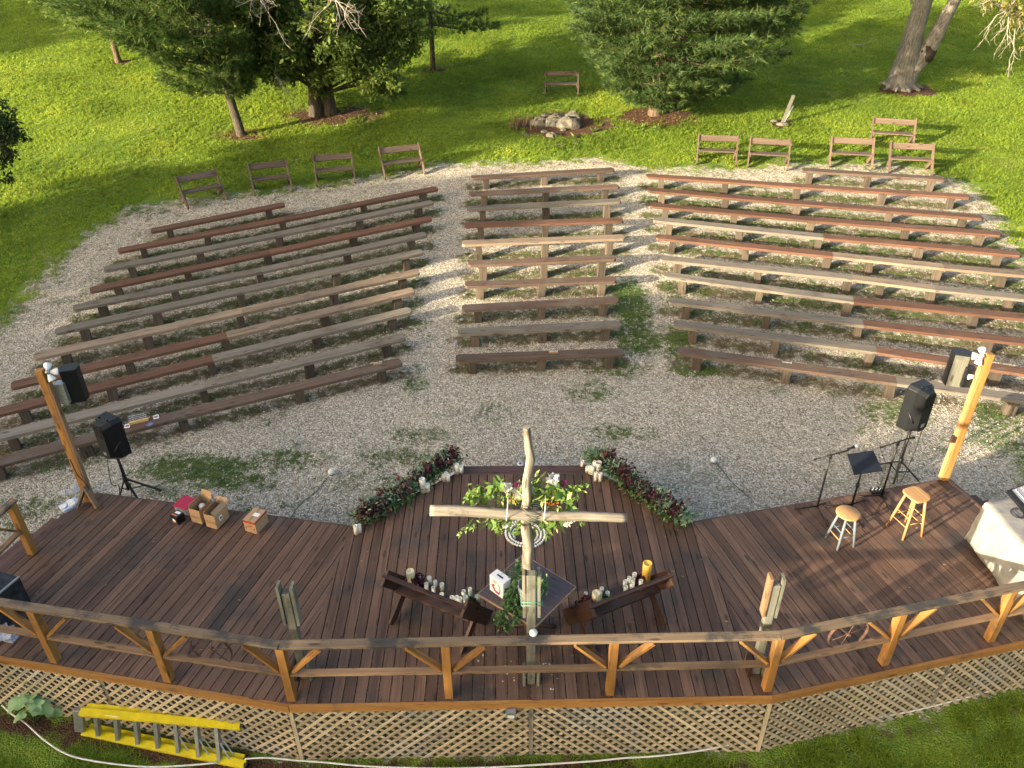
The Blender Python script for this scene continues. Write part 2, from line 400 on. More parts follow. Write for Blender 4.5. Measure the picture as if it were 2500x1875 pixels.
    def ball(s, c, rad_, n=10, sc=(1, 1, 1), jit=0, r=None, sm=True):
        r = rnd.random() if r is None else r; b = len(s.v); m = n//2+1; c = Vector(c)
        for i in range(m):
            ph = math.pi*i/(m-1)
            for k in range(n):
                t = 2*math.pi*k/n; q = rad_*(1+(rnd.random()-.5)*jit)
                s.v.append(c+Vector((math.sin(ph)*math.cos(t)*q*sc[0], math.sin(ph)*math.sin(t)*q*sc[1], math.cos(ph)*q*sc[2])))
        for i in range(m-1):
            for k in range(n):
                k2 = (k+1) % n
                s.face((b+i*n+k, b+(i+1)*n+k, b+(i+1)*n+k2, b+i*n+k2), ((0, 0),)*4, r, sm)
        return s
    def quad(s, a, b_, c, d, r=.5):
        b = len(s.v); s.v += [Vector(a), Vector(b_), Vector(c), Vector(d)]
        s.face((b, b+1, b+2, b+3), ((0, 0), (1, 0), (1, 1), (0, 1)), r); return s
    def go(s, name, mat, parent=None, label=None, bevel=0, root=None):
        org = ORG.get((root or parent).name, Vector((0, 0, 0))) if parent else (s.v and Vector(s.v[0]) or Vector())
        if not parent:
            xs = [v.x for v in s.v]; ys = [v.y for v in s.v]; zs = [v.z for v in s.v]
            org = Vector(((min(xs)+max(xs))/2, (min(ys)+max(ys))/2, min(zs)))
        me = bpy.data.meshes.new(name); me.from_pydata([v-org for v in s.v], [], s.f)
        me.polygons.foreach_set('use_smooth', s.s)
        uvl = me.uv_layers.new(name='UVMap'); flat = [c for u in s.u for q in u for c in q]
        uvl.data.foreach_set('uv', flat)
        at = me.attributes.new('rnd', 'FLOAT', 'FACE'); at.data.foreach_set('value', s.r)
        me.materials.append(mat); me.update()
        o = bpy.data.objects.new(name, me); S.collection.objects.link(o)
        if parent:
            o.parent = parent; ORG[o.name] = org
        else: o.location = org; ORG[o.name] = org
        if label: o['label'] = label
        if bevel:
            md = o.modifiers.new('bevel', 'BEVEL'); md.width = bevel; md.segments = 2; md.limit_method = 'ANGLE'
        return o
def arrmesh(name, V, k, mat, parent=None, r=None, org=None):
    """V (n*k,3) vertices of n separate k-gons"""
    V = np.asarray(V, np.float32); n = len(V)//k
    org = np.array(ORG[parent.name]) if parent else (np.array([V[:, 0].mean(), V[:, 1].mean(), V[:, 2].min()]) if org is None else org)
    me = bpy.data.meshes.new(name); me.vertices.add(n*k); me.vertices.foreach_set('co', (V-org).astype(np.float32).ravel())
    me.loops.add(n*k); me.loops.foreach_set('vertex_index', np.arange(n*k, dtype=np.int32))
    me.polygons.add(n); me.polygons.foreach_set('loop_start', np.arange(0, n*k, k, dtype=np.int32))
    me.update(calc_edges=True)
    at = me.attributes.new('rnd', 'FLOAT', 'FACE')
    at.data.foreach_set('value', (RN.random(n) if r is None else np.asarray(r)).astype(np.float32))
    me.materials.append(mat)
    o = bpy.data.objects.new(name, me); S.collection.objects.link(o)
    if parent: o.parent = parent; ORG[o.name] = Vector(ORG[parent.name])
    else: o.location = Vector(org)
    return o
def unit(v): return v/np.maximum(np.linalg.norm(v, axis=-1, keepdims=True), 1e-6)
def leaves(C, L, Wd, up=0.0, droop=0.0, dirs=None, spread=1.0):
    """diamond leaves at centres C"""
    n = len(C); d = RN.normal(size=(n, 3))
    if dirs is not None: d = unit(dirs)+d*spread*.6
    d[:, 2] -= droop; d = unit(d)
    q = RN.normal(size=(n, 3)); q[:, 2] += up*2
    sd_ = unit(np.cross(d, q)); L = (L*(.6+.8*RN.random(n)))[:, None]; w = L*Wd/ (1 if np.isscalar(Wd) else 1)
    a = C; c = C+d*L; m = C+d*L*.45
    V = np.stack([a, m+sd_*w/2, c, m-sd_*w/2], 1)
    return V.reshape(-1, 3)
def needles(C, D, L, k=14, w=.012, spread=.9):
    n = len(C); d = np.repeat(unit(D), k, 0)+RN.normal(size=(n*k, 3))*spread*.6
    d = unit(d); c = np.repeat(C, k, 0)
    s_ = unit(np.cross(d, RN.normal(size=(n*k, 3)))); l = (L*(.6+.6*RN.random(n*k)))[:, None]
    V = np.stack([c-s_*w/2, c+s_*w/2, c+d*l], 1)
    return V.reshape(-1, 3)
def textobj(body, size, mat, parent, loc, rot, name='lettering', ext=.002):
    cu_ = bpy.data.curves.new(name, 'FONT'); cu_.body = body; cu_.size = size; cu_.extrude = ext; cu_.align_x = 'CENTER'; cu_.align_y = 'CENTER'
    t = bpy.data.objects.new(name, cu_); me = bpy.data.meshes.new_from_object(t); bpy.data.objects.remove(t)
    me.transform(Matrix.Translation(Vector(loc)-ORG[parent.name]) @ rot.to_4x4()); me.materials.append(mat)
    o = bpy.data.objects.new(name, me); S.collection.objects.link(o); o.parent = parent; ORG[o.name] = ORG[parent.name]
    return o
def clip(poly, nx, ny, c):       # keep nx*x+ny*y<=c
    out = []
    for i in range(len(poly)):
        a, b = poly[i], poly[(i+1) % len(poly)]
        da, db = nx*a[0]+ny*a[1]-c, nx*b[0]+ny*b[1]-c
        if da <= 0: out.append(a)
        if (da < 0 < db) or (db < 0 < da):
            t = da/(da-db); out.append((a[0]+(b[0]-a[0])*t, a[1]+(b[1]-a[1])*t))
    return out
def inpoly(X, Y, poly):
    r = np.zeros(X.shape, bool); n = len(poly)
    for i in range(n):
        x0, y0 = poly[i]; x1, y1 = poly[(i+1) % n]
        c = ((y0 > Y) != (y1 > Y)) & (X < (x1-x0)*(Y-y0)/(y1-y0+1e-12)+x0)
        r ^= c
    return r
def distpoly(X, Y, poly):
    D = np.full(X.shape, 1e9); n = len(poly)
    for i in range(n):
        x0, y0 = poly[i]; x1, y1 = poly[(i+1) % n]; dx, dy = x1-x0, y1-y0
        t = np.clip(((X-x0)*dx+(Y-y0)*dy)/(dx*dx+dy*dy+1e-9), 0, 1)
        D = np.minimum(D, np.hypot(X-x0-t*dx, Y-y0-t*dy))
    return D

# ------------------------------------------------------------------ deck plan
RL, PC, PF, RR = (-7.75, 7.02), (-2.72, 6.06), (3.14, 6.14), (8.05, 7.26)       # back edge
FL, NL, NR, FR = (-6.8, 10.0), (-2.5, 9.17), (2.77, 9.21), (7.2, 10.22)
TL_, TR_ = (-.95, 10.42), (1.42, 10.42)
deck_poly = [RL, PC, PF, RR, FR, NR, TR_, TL_, NL, FL]

# ------------------------------------------------------------------ bench rows (end points of each plank)
Lr = [(('b', 'b'), (-93, 1149), (448.8, 1008.9), (978.2, 880.7)), (('g', 'g'), (-61, 1077), (498.4, 937.7), (986.3, 819.7)), (('r', 'g'), (-32, 1011), (518.8, 873.4), (1001.4, 755.4)),
      (('r', 't'), (26.4, 939.7), (553.4, 817.7), (1009.5, 706.6)), (('t', 't'), (81.4, 869.3), (590, 757.9), (1021.7, 661)), (('g', 'g'), (134.3, 807.5), (590.8, 706.6), (1031, 612)),
      (('g', 'g'), (178, 750.5), (638, 657.8), (1040, 569.6)), (('r', 'r'), (219, 706.6), (658, 614.2), (1051.4, 531)), (('g', 'g'), (253, 656), (686.4, 568.8), (1056, 491.5)), (('r', 'r'), (288, 610.5), (693, 533.8), (1066.5, 457.7))]
Cr = [('b', .36, (1112.5, 873.4), (1523.4, 857.1)), ('g', .36, (1117.4, 808.3), (1515.3, 789.2)), ('b', .38, (1127.5, 750.5), (1508.8, 729.4)), ('b', .38, (1134.9, 692.8), (1503.9, 680.2)), ('b', .46, (1142.6, 641.9), (1503, 626.9)),
      ('t', .5, (1128, 592), (1525, 577)), ('r', .5, (1133.6, 547.2), (1521, 535)), ('g', .48, (1139.7, 507.8), (1514.9, 488.2)), ('b', .38, (1145, 471.2), (1511.2, 452.9)), ('b', .36, (1150, 432.1), (1499, 411.8))]
Rr = [([('b', (1654.9, 853)), ('g', (2188.7, 927.5)), (0, (2790, 1012))]), ([('g', (1644.8, 788)), ('r', (2139.9, 852.3)), (0, (2760, 943))]), ([('g', (1633.4, 731)), ('r', (2107.4, 787.2)), (0, (2740, 859))]),
      ([('g', (1623.6, 669.2)), ('r', (2084.2, 731)), (0, (2690, 790))]), ([('g', (1611.7, 628.5)), ('t', (2082, 676.5)), ('g', (2282.3, 701.7)), (0, (2660, 742))]), ([('r', (1602.4, 575.7)), ('t', (2033.3, 620.5)), ('t', (2302.7, 649)), (0, (2600, 676))]),
      ([('g', (1595.4, 533)), ('r', (2010, 575.7)), (0, (2491, 618.5))]), ([('r', (1587.3, 498.4)), ('r', (1990.6, 535)), (0, (2443, 569.6))]), ([('r', (1581.2, 461)), ('r', (1957.2, 494.4)), (0, (2398.7, 529))]), ([('r', (1577.9, 427.2)), ('r', (1955.2, 452.9)), (0, (2367, 478.1))])]
ROWS = [(G(*a, .4), G(*b, .4)) for _, a, b, c in Lr]+[(G(*b, .4), G(*c, .4)) for _, a, b, c in Lr]+[(G(*a, h), G(*b, h)) for _, h, a, b in Cr]+[(G(*r[0][1], .4), G(*r[-1][1], .4)) for r in Rr]
ROWS += [(G(367, 562, .4), G(693, 497, .4)), (G(1958, 413, .4), G(2301, 434, .4))]
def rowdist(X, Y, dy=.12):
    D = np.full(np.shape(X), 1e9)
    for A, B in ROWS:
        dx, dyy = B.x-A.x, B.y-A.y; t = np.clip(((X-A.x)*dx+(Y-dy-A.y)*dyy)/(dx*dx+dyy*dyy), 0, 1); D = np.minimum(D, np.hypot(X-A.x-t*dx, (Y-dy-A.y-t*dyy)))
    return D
# ------------------------------------------------------------------ ground sheets
gpx = [(0, 800), (70, 720), (150, 630), (230, 560), (300, 515), (390, 497), (560, 482), (780, 455), (940, 425), (1060, 402), (1130, 398), (1260, 402), (1450, 385), (1580, 412), (1800, 412), (1960, 402), (2140, 395), (2310, 425), (2400, 478), (2450, 545), (2500, 640)]
gpts = [G(*q) for q in gpx]
grav_poly = [(-13.5, 8)] + [(-13.2, 12)] + [(p.x, p.y) for p in gpts] + [(13.5, 15), (12.5, 12.2), (9.5, 11.3), (8.6, 9), (8.0, 7.4), (3, 6.4), (-2.7, 6.3), (-7.7, 7.4), (-9, 8)]
xs = np.unique(np.concatenate([np.array([-400, -250, -150, -100, -70, -50, -40, -34, -30, -27, -24.5]), np.arange(-23, 23.01, .12), np.array([24.5, 27, 30, 34, 40, 50, 70, 100, 150, 250, 400])]))
ys = np.unique(np.concatenate([np.array([-300, -150, -80, -40, -20, -10, -4, 0, 2]), np.arange(3, 47.01, .12), np.array([48.5, 51, 55, 60, 70, 80, 95, 110, 140, 200, 300, 500, 800])]))
X, Y = np.meshgrid(xs, ys)
def vnoise(X, Y, s, seed):
    r = np.random.default_rng(seed).random((257, 257)); x, y = X*s, Y*s
    xi, yi = np.floor(x).astype(int), np.floor(y).astype(int); fx, fy = x-xi, y-yi
    fx, fy = fx*fx*(3-2*fx), fy*fy*(3-2*fy); g = lambda a, b: r[a % 257, b % 257]
    return (g(xi, yi)*(1-fx)+g(xi+1, yi)*fx)*(1-fy)+(g(xi, yi+1)*(1-fx)+g(xi+1, yi+1)*fx)*fy
Z = np.interp(Y, gx_, gy_)
Z = Z + (vnoise(X, Y, .9, 3)-.5)*.03 + (vnoise(X, Y, 2.7, 4)-.5)*.012
ins = inpoly(X, Y, grav_poly); D = distpoly(X, Y, grav_poly)
sd_g = np.where(ins, D, -D)
gravel = np.clip(.5+sd_g/2.4, 0, 1)
def blob(cx, cy, rx, ry, a=1.0, X_=None, Y_=None):
    X_ = X if X_ is None else X_; Y_ = Y if Y_ is None else Y_
    q = np.hypot((X_-cx)/rx, (Y_-cy)/ry); return a*np.clip(1.5-q, 0, 1)
TREES = dict(A=G(590, 330), B=G(795, 280), C=G(290, 152), D=G(1058, 170), E=G(1600, 278), F=G(2195, 210))
rockc = G(1365, 305)
mul_b = [(TREES['A'].x+.1, TREES['A'].y, .9, .6, .68), (TREES['B'].x+.3, TREES['B'].y-.1, 2.2, 1.2, .72), (TREES['D'].x, TREES['D'].y, .7, .5, .66), (TREES['E'].x, TREES['E'].y-.3, 1.6, 1.1, .8), (TREES['F'].x+.1, TREES['F'].y-.5, 1.2, .8, .95),
         (rockc.x, rockc.y, 1.7, 1.4, .85), (rockc.x+1.5, rockc.y+.1, 1.0, .8, .62), (G(1908, 300).x, G(1908, 300).y, .7, .5, .75), (TREES['C'].x, TREES['C'].y, .7, .5, .7)]
def masks(X, Y):
    mu = np.zeros(X.shape); wd = np.zeros(X.shape)
    for b in mul_b: mu = np.maximum(mu, blob(*b, X_=X, Y_=Y))
    mu = np.maximum(mu, np.where(Y < 7.5, np.where(X < 1.5, .8, .5)*np.clip(1-np.abs(np.interp(X, [-12, -7.7, -2.7, 3.1, 8.2, 12], [8, 7.02, 6.06, 6.14, 7.26, 8])-.25-Y)/.45, 0, 1), 0))
    for px, py, rx, ry, a in [(1540, 745, .55, 1.5, .8), (1560, 830, .8, .7, .7), (1500, 900, 1.0, .45, .55), (1520, 660, .4, .5, .5), (1660, 840, .5, .8, .75), (1700, 905, .7, .3, .7), (1650, 740, .5, .7, .5), (480, 1145, 1.3, .5, .78), (560, 1175, 1.0, .35, .7), (700, 1120, 1.0, .4, .58), (430, 1200, .7, .3, .5), (1040, 1060, .7, .35, .5), (1010, 940, .35, .7, .5), (1450, 955, .7, .5, .55), (1500, 1055, .7, .3, .6), (1580, 1060, .5, .25, .5), (1290, 905, 1.0, .3, .42), (970, 1120, 1.0, .35, .5), (880, 1180, .8, .3, .45), (1180, 1010, 1.5, .5, .33),
                              (2180, 1010, .9, .6, .6), (2330, 1090, .8, .5, .3), (2470, 1060, .9, 1.4, .55), (150, 1130, 1.2, .5, .5), (2040, 960, .3, .2, .5), (1880, 960, .6, .3, .42), (1700, 950, .5, .25, .42), (620, 1245, .3, .15, .5), (1700, 660, .4, .4, .4), (60, 1240, 1.0, .7, .45)]:
        p = G(px, py); wd = np.maximum(wd, blob(p.x, p.y, rx, ry, a, X, Y))
    far = np.clip((Y-14)/3, 0, 1)
    wd = np.maximum(wd, (.20+.10*far)*np.clip((np.abs(X-1)-2.6)/1, 0, 1))
    wd = np.maximum(wd, .17)
    # worn bare soil between the seats, with bench shade painted in along each row, stones pushed out into the aisles
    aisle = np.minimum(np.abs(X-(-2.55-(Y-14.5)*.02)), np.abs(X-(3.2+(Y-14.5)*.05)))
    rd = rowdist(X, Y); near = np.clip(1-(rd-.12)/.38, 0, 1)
    soil_shade = np.maximum(.66*near, .30*np.clip((Y-14.3)/.5, 0, 1)*np.clip((aisle-.55)/.5, 0, 1))
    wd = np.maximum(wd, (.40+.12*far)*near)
    soil_shade = np.maximum(soil_shade, .3*np.clip((Y-23)/1.5, 0, 1))
    return mu, wd, soil_shade
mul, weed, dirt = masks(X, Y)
def grid_obj(name, sel_idx, kind='structure'):
    ny, nx = X.shape
    i, j = sel_idx
    q = np.stack([i*nx+j, i*nx+j+1, (i+1)*nx+j+1, (i+1)*nx+j], 1)
    u, inv = np.unique(q.ravel(), return_inverse=True)
    me = bpy.data.meshes.new(name)
    me.vertices.add(len(u)); co = np.stack([X.ravel()[u], Y.ravel()[u], Z.ravel()[u]], 1); me.vertices.foreach_set('co', co.astype(np.float32).ravel())
    n = len(q); me.loops.add(n*4); me.loops.foreach_set('vertex_index', inv.astype(np.int32).ravel())
    me.polygons.add(n); me.polygons.foreach_set('loop_start', np.arange(0, n*4, 4, dtype=np.int32)); me.update(calc_edges=True)
    me.polygons.foreach_set('use_smooth', np.ones(n, bool))
    for nm, A in (('gravel', gravel), ('mulch', mul), ('weed', weed), ('dirt', dirt)):  # dirt holds bare soil plus painted bench shade
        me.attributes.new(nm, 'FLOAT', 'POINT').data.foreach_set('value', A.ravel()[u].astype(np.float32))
    me.materials.append(M_ground)
    o = bpy.data.objects.new(name, me); S.collection.objects.link(o); o['kind'] = kind; return o
cellg = (gravel+(vnoise(X, Y, 2.1, 9)-.5)*.5)[:-1, :-1] > .5
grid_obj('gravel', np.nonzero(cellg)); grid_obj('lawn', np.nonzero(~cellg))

# ------------------------------------------------------------------ grass blades and weeds
def scatter_tris(px, py, h, w, k, mat, name, lean=.5, r=None):
    n = len(px); c = np.repeat(np.stack([px, py, np.interp(py, gx_, gy_)], 1), k, 0)
    hh = np.repeat(h, k)*(.6+.8*RN.random(n*k))
    c[:, :2] += RN.normal(size=(n*k, 2))*np.repeat(h, k)[:, None]*.45
    a = RN.random(n*k)*6.283; s_ = np.stack([np.cos(a), np.sin(a), 0*a], 1)*(np.repeat(w, k)/2)[:, None]
    ln = RN.normal(size=(n*k, 2))*lean*hh[:, None]
    tip = c+np.concatenate([ln, hh[:, None]], 1); c[:, 2] -= .01
    V = np.stack([c-s_, c+s_, tip], 1).reshape(-1, 3)
    rr = np.repeat(RN.random(n), k)*.6+RN.random(n*k)*.4 if r is None else np.repeat(r, k)*.7+RN.random(n*k)*.3
    o = arrmesh(name, V, 3, mat, r=rr); o['kind'] = 'stuff'; return o
def interpmask(A, x, y):
    j = np.clip(np.searchsorted(xs, x)-1, 0, len(xs)-2); i = np.clip(np.searchsorted(ys, y)-1, 0, len(ys)-2); return A[i, j]
# near strip behind the stage
n = 80000; x = RN.uniform(-9.5, 9.5, n); y = RN.uniform(4.1, 7.6, n)
edge = np.interp(x, [-12, -7.7, -2.7, 3.1, 8.2, 12], [8, 7.02, 6.06, 6.14, 7.26, 8])
bare = vnoise(x, y, 1.3, 21)*.6+vnoise(x, y, 4, 22)*.4
k = (y < edge-.12) & (bare > .22+.4*np.clip(1-(edge-.12-y)/.8, 0, 1)*np.where(x < 1, 1.15, .7))
x, y = x[k], y[k]; tone = np.clip(vnoise(x, y, 1.1, 23)*.4+RN.random(len(x))*.6-.05, 0, 1)
scatter_tris(x, y, .03+.04*vnoise(x, y, .9, 24), np.full(len(x), .016), 4, M_grassb, 'grass', 1.0, tone)
# lawn up the slope
n = 210000; yy = 15+32*RN.random(n)**.8; x = (RN.random(n)*2-1)*(yy*.70+2)
ok = (interpmask(gravel, x, yy) + (vnoise(x, yy, 4, 31)-.5)*.3+(vnoise(x, yy, 1.4, 35)-.5)*.35 < .46) & (interpmask(mul, x, yy)+(vnoise(x, yy, 3, 33)-.5)*.6 < .55)
x, yy = x[ok], yy[ok]
scatter_tris(x, yy, .045+.03*vnoise(x, yy, .7, 32), .014+.0009*yy, 4, M_grassb, 'lawn_grass', .8, np.clip(vnoise(x, yy, .6, 34)*.8+RN.random(len(x))*.4-.1, 0, 1))
# weeds growing through the gravel
n = 260000; x = RN.uniform(-13, 14, n); y = RN.uniform(9.3, 25, n)
m_, w_, d_ = masks(x, y)
den = w_+(vnoise(x, y, 3.2, 41)*.5+vnoise(x, y, 8, 42)*.5-.5)*1.5
k = (den > .47) & (interpmask(gravel, x, y) > .3) & ~inpoly(x, y, deck_poly) & (RN.random(n) < .5)
x, y = x[k], y[k]
scatter_tris(x, y, .018+.05*np.clip(interpmask(weed, x, y)-.2, 0, 1), np.full(len(x), .014), 4, M_weed, 'weeds', 1.3)

# ------------------------------------------------------------------ stage
deck = thing('wooden_stage', (0, 8, 0), 'dark brown stained plank stage with lattice skirt, facing the rows of benches', 'stage')
def boards(poly, ang, name, lbl, off=0):
    d = (math.sin(ang), math.cos(ang)); q = (d[1], -d[0]); mb = MB()
    vals = [p[0]*q[0]+p[1]*q[1] for p in poly]; pitch = .1435
    k = math.floor(min(vals)/pitch)
    while k*pitch < max(vals):
        c0, c1 = k*pitch+off, k*pitch+off+pitch-.012
        pl = clip(clip(poly, q[0], q[1], c1), -q[0], -q[1], -c0)
        if len(pl) > 2:
            z = rnd.uniform(-.0015, .0015); mb.slab(pl, -.035, z, d)
        k += 1
    mb.go(name, M_deck, deck, lbl)
A17 = rad(17.4)
boards([(RL[0], RL[1]), (PC[0], PC[1]), (NL[0], NL[1]), (FL[0], FL[1])], A17, 'decking', 'left wing boards laid at a slant')
boards([PC, PF, NR, TR_, TL_, NL], rad(-.7), 'decking', 'middle boards running front to back')
boards([PF, RR, FR, NR], -rad(16.6), 'decking', 'right wing boards laid at a slant')
def offs(a, b, o):
    d = Vector((b[0]-a[0], b[1]-a[1])); nrm = Vector((d.y, -d.x)).normalized()*o; return (a[0]+nrm.x, a[1]+nrm.y), (b[0]+nrm.x, b[1]+nrm.y)
back = [(RL, PC), (PC, PF), (PF, RR)]
for a, b in back:
    a2, b2 = offs(a, b, .025)
    mb = MB(); mb.beam((*a2, -.058), (*b2, -.058), .045, .105); mb.go('rim_board', M_cedar, deck)
for a, b in [(RR, FR), (FR, NR), (NR, TR_), (TR_, TL_), (TL_, NL), (NL, FL), (FL, RL)]:
    a2, b2 = offs(a, b, .02); zg = min(gz(*a), gz(*b))
    mb = MB(); mb.beam((*a2, -.13), (*b2, -.13), .038, .24, r=.3); mb.go('skirt_board', M_step, deck)
    a2, b2 = offs(a, b, -.03); mb = MB(); mb.beam((*a2, (zg-.27)/2), (*b2, (zg-.27)/2), .02, abs(zg+.25)+.1, r=.2); mb.go('skirt_board', M_step, deck)
# lattice
for a, b in back:
    a2, b2 = offs(a, b, .012); L = math.dist(a, b); ux, uy = (b[0]-a[0])/L, (b[1]-a[1])/L
    npan = max(2, round(L/2.44)); pw = L/npan
    for pi in range(npan):
        mb = MB(); s0, s1 = pi*pw+.012, (pi+1)*pw-.012; zb, zt = -1.13, -.112; h = zt-zb
        flip = 1 if (a is RL or (a is PC and pi < npan-1)) else -1
        for lay, sg in ((0, flip), (1, -flip)):
            o = .016 if lay == 0 else .004
            nx_, ny_ = uy, -ux
            c = s0-h
            while c < s1+h:
                # strip goes from (c, bottom) to (c+sg*h*1.15, top)
                x0, x1 = c, c+sg*h*1.05
                t0, t1 = 0, 1
                lo, hi = s0+.02, s1-.02
                def tt(v): return (v-x0)/(x1-x0)
                ta, tb = sorted((tt(lo), tt(hi))); t0 = max(0, ta); t1 = min(1, tb)
                if t1-t0 > .05:
                    xa, xb = x0+(x1-x0)*t0, x0+(x1-x0)*t1
                    pa = (a2[0]+ux*xa+nx_*o, a2[1]+uy*xa+ny_*o, zb+h*t0); pb = (a2[0]+ux*xb+nx_*o, a2[1]+uy*xb+ny_*o, zb+h*t1)
                    mb.beam(pa, pb, .042, .009, up=(nx_, ny_, 0))
                c += .15
        mb.go('lattice_panel', M_lattice, deck)
        if pi:
            mb = MB(); s_ = pi*pw; q = (a2[0]+ux*s_, a2[1]+uy*s_); mb.beam((*q, -1.13), (*q, -.115), .05, .02, up=(uy, -ux, 0), r=.8); mb.go('batten', M_grey, deck)
for p_ in (PC, PF):
    mb = MB(); mb.beam((p_[0], p_[1]-.022, -1.13), (p_[0], p_[1]-.022, -.115), .05, .03, up=(0, 1, 0), r=.6); mb.go('batten', M_lattice, deck)
# steps: front tread and the side stairs
mb = MB(); mb.slab([(-.9, 10.46), (1.4, 10.46), (1.4, 10.72), (-.9, 10.72)], -.10, -.06, (1, 0)); mb.go('step', M_step, deck, 'front step')
mb = MB(); mb.slab([(-.9, 10.44), (1.4, 10.44), (1.4, 10.459), (-.9, 10.459)], -.3, -.02, (1, 0)); mb.go('step_riser', M_step, deck)
for sx, top, bot in ((-1, FL, (-7.55, 7.6)), (1, FR, (7.85, 8.0))):
    d = Vector((bot[0]-top[0], bot[1]-top[1])).normalized(); o = Vector((-d.y, d.x)) * (1 if sx > 0 else -1)
    if o.x*sx < 0: o = -o
    Ls = Vector((bot[0]-top[0], bot[1]-top[1])).length
    for k_, (sh, z) in enumerate(((.06, -.19), (.21, -.19), (.38, -.38), (.53, -.38), (.70, -.57), (.85, -.57))):
        cut = .28 if sx > 0 else .25*(k_//2)+.12
        p0 = Vector(top)+d*cut+o*sh; p1 = Vector(top)+d*Ls+o*sh
        mb = MB(); mb.slab([tuple(p0), tuple(p1), tuple(p1+o*.138), tuple(p0+o*.138)], z-.036, z, tuple(d)); mb.go('step', M_step, deck)
    for t in (.35, Ls-.1):
        p0 = Vector(top)+d*t; mb = MB(); q = p0+o*.02; e = p0+o*.95
        mb.beam((q.x, q.y, -.32), (e.x, e.y, -.78), .04, .22); mb.go('stringer', M_cedar, deck)
for k_ in range(7):
    for p in (PC, PF):
        pass
for p in [(x, y) for x in (-5, -2, 0, 2, 5) for y in (7.6, 8.8)]:
    mb = MB(); mb.beam((*p, -1.1), (*p, -.04), .14, .14); mb.go('support_post', M_step, deck)

# ------------------------------------------------------------------ railings
rail = thing('deck_railing', (0, 6.2, 0), 'orange cedar railing with dark weathered cap rail along the back of the stage', 'railing')
RH = .99
posts = [(-7.42, 7.02), (-5.86, 6.72), (-4.30, 6.42), (-2.70, 6.14), (-.79, 6.16), (1.17, 6.19), (3.10, 6.23), (4.68, 6.60), (6.20, 6.95), (7.72, 7.29)]
def railrun(root, ps, tops, first=True):
    for i, p in enumerate(ps):
        pe = ps[min(i+1, len(ps)-1)]; pb = ps[max(i-1, 0)]; ux = Vector((pe[0]-pb[0], pe[1]-pb[1])).normalized()
        mb = MB(); mb.beam((*p, .0), (*p, RH-.045), .105, .10, up=(ux.x, ux.y, 0)); mb.go('post', M_cedar, root, bevel=.006)
    for a, b in tops:
        mb = MB(); mb.beam((*a, RH-.022), (*b, RH-.022), .118, .042); mb.go('top_rail', M_railtop, root, bevel=.006)
    for i in range(len(ps)-1):
        a, b = Vector((*ps[i], .47)), Vector((*ps[i+1], .47)); d = (b-a).normalized()
        mb = MB(); mb.beam(a+d*.053, b-d*.053, .085, .04); mb.go('mid_rail', M_railmid, root, bevel=.004)
        pass
        for s_, q in ((1, a), (-1, b)):
            p0 = q+d*s_*.085+Vector((0, 0, .045)); p1 = q+d*s_*.46+Vector((0, 0, RH-.47-.08))
            mb = MB(); mb.beam(p0, p1, .085, .04, up=(-d.y, d.x, .001)) if False else mb.beam(p0, p1, .085, .036); mb.go('brace', M_cedar, root)
railrun(rail, posts, [(posts[0], posts[3]), (posts[3], posts[6]), (posts[6], posts[9])])
sp = P(80, 1350, 0); ra, rb = P(34, 1218, RH), P(0, 1249, RH)
sdv = (rb-ra); sdv.z = 0; sdv.normalize()
srail = thing('deck_railing', sp, 'short piece of orange cedar railing at the left side steps', 'railing')
railrun(srail, [(sp.x, sp.y), (sp.x+sdv.x*1.6, sp.y+sdv.y*1.6)], [((sp.x-sdv.x*.08, sp.y-sdv.y*.08), (sp.x+sdv.x*1.65, sp.y+sdv.y*1.65))])

# rusty wheels hung on the railing
def wheel(px, py, X0, Y0, lbl, tilt):
    z = Vz(py, X0, Y0); t = thing('rail_ornament', (X0, Y0, z), lbl, 'ornament', 'old iron wheels on the railing')
    ux = Vector((math.cos(tilt), math.sin(tilt), 0)); c = Vector((X0, Y0, z)); w = Vector((0, .0, 1)); R_ = .26
    mb = MB(); pts = [c+ux*R_*math.cos(a)+w*R_*math.sin(a)*.98 for a in [k*math.pi/14 for k in range(29)]]
    nrm = ux.cross(w)
    for p, q in zip(pts, pts[1:]): mb.beam(p, q, .035, .008, up=(p+q)/2-c)
    mb.go('rim', M_rust, t)
    for a in range(0, 180, 60):
        r_ = rad(a+15); mb = MB(); e = ux*R_*math.cos(r_)+w*R_*math.sin(r_); mb.tube([c-e, c+e], .006, 6); mb.go('spoke', M_rust, t)
    mb = MB(); mb.tube([c-nrm*.03, c+nrm*.03], .02, 10); mb.go('hub', M_rust, t)
wheel(528, 1585, -3.62, 6.34, 'rusty spoked wheel hung on the back railing left of the cross', -.18)
wheel(2058, 1548, 4.05, 6.49, 'rusty spoked wheel hung on the back railing right of the cross', .22)
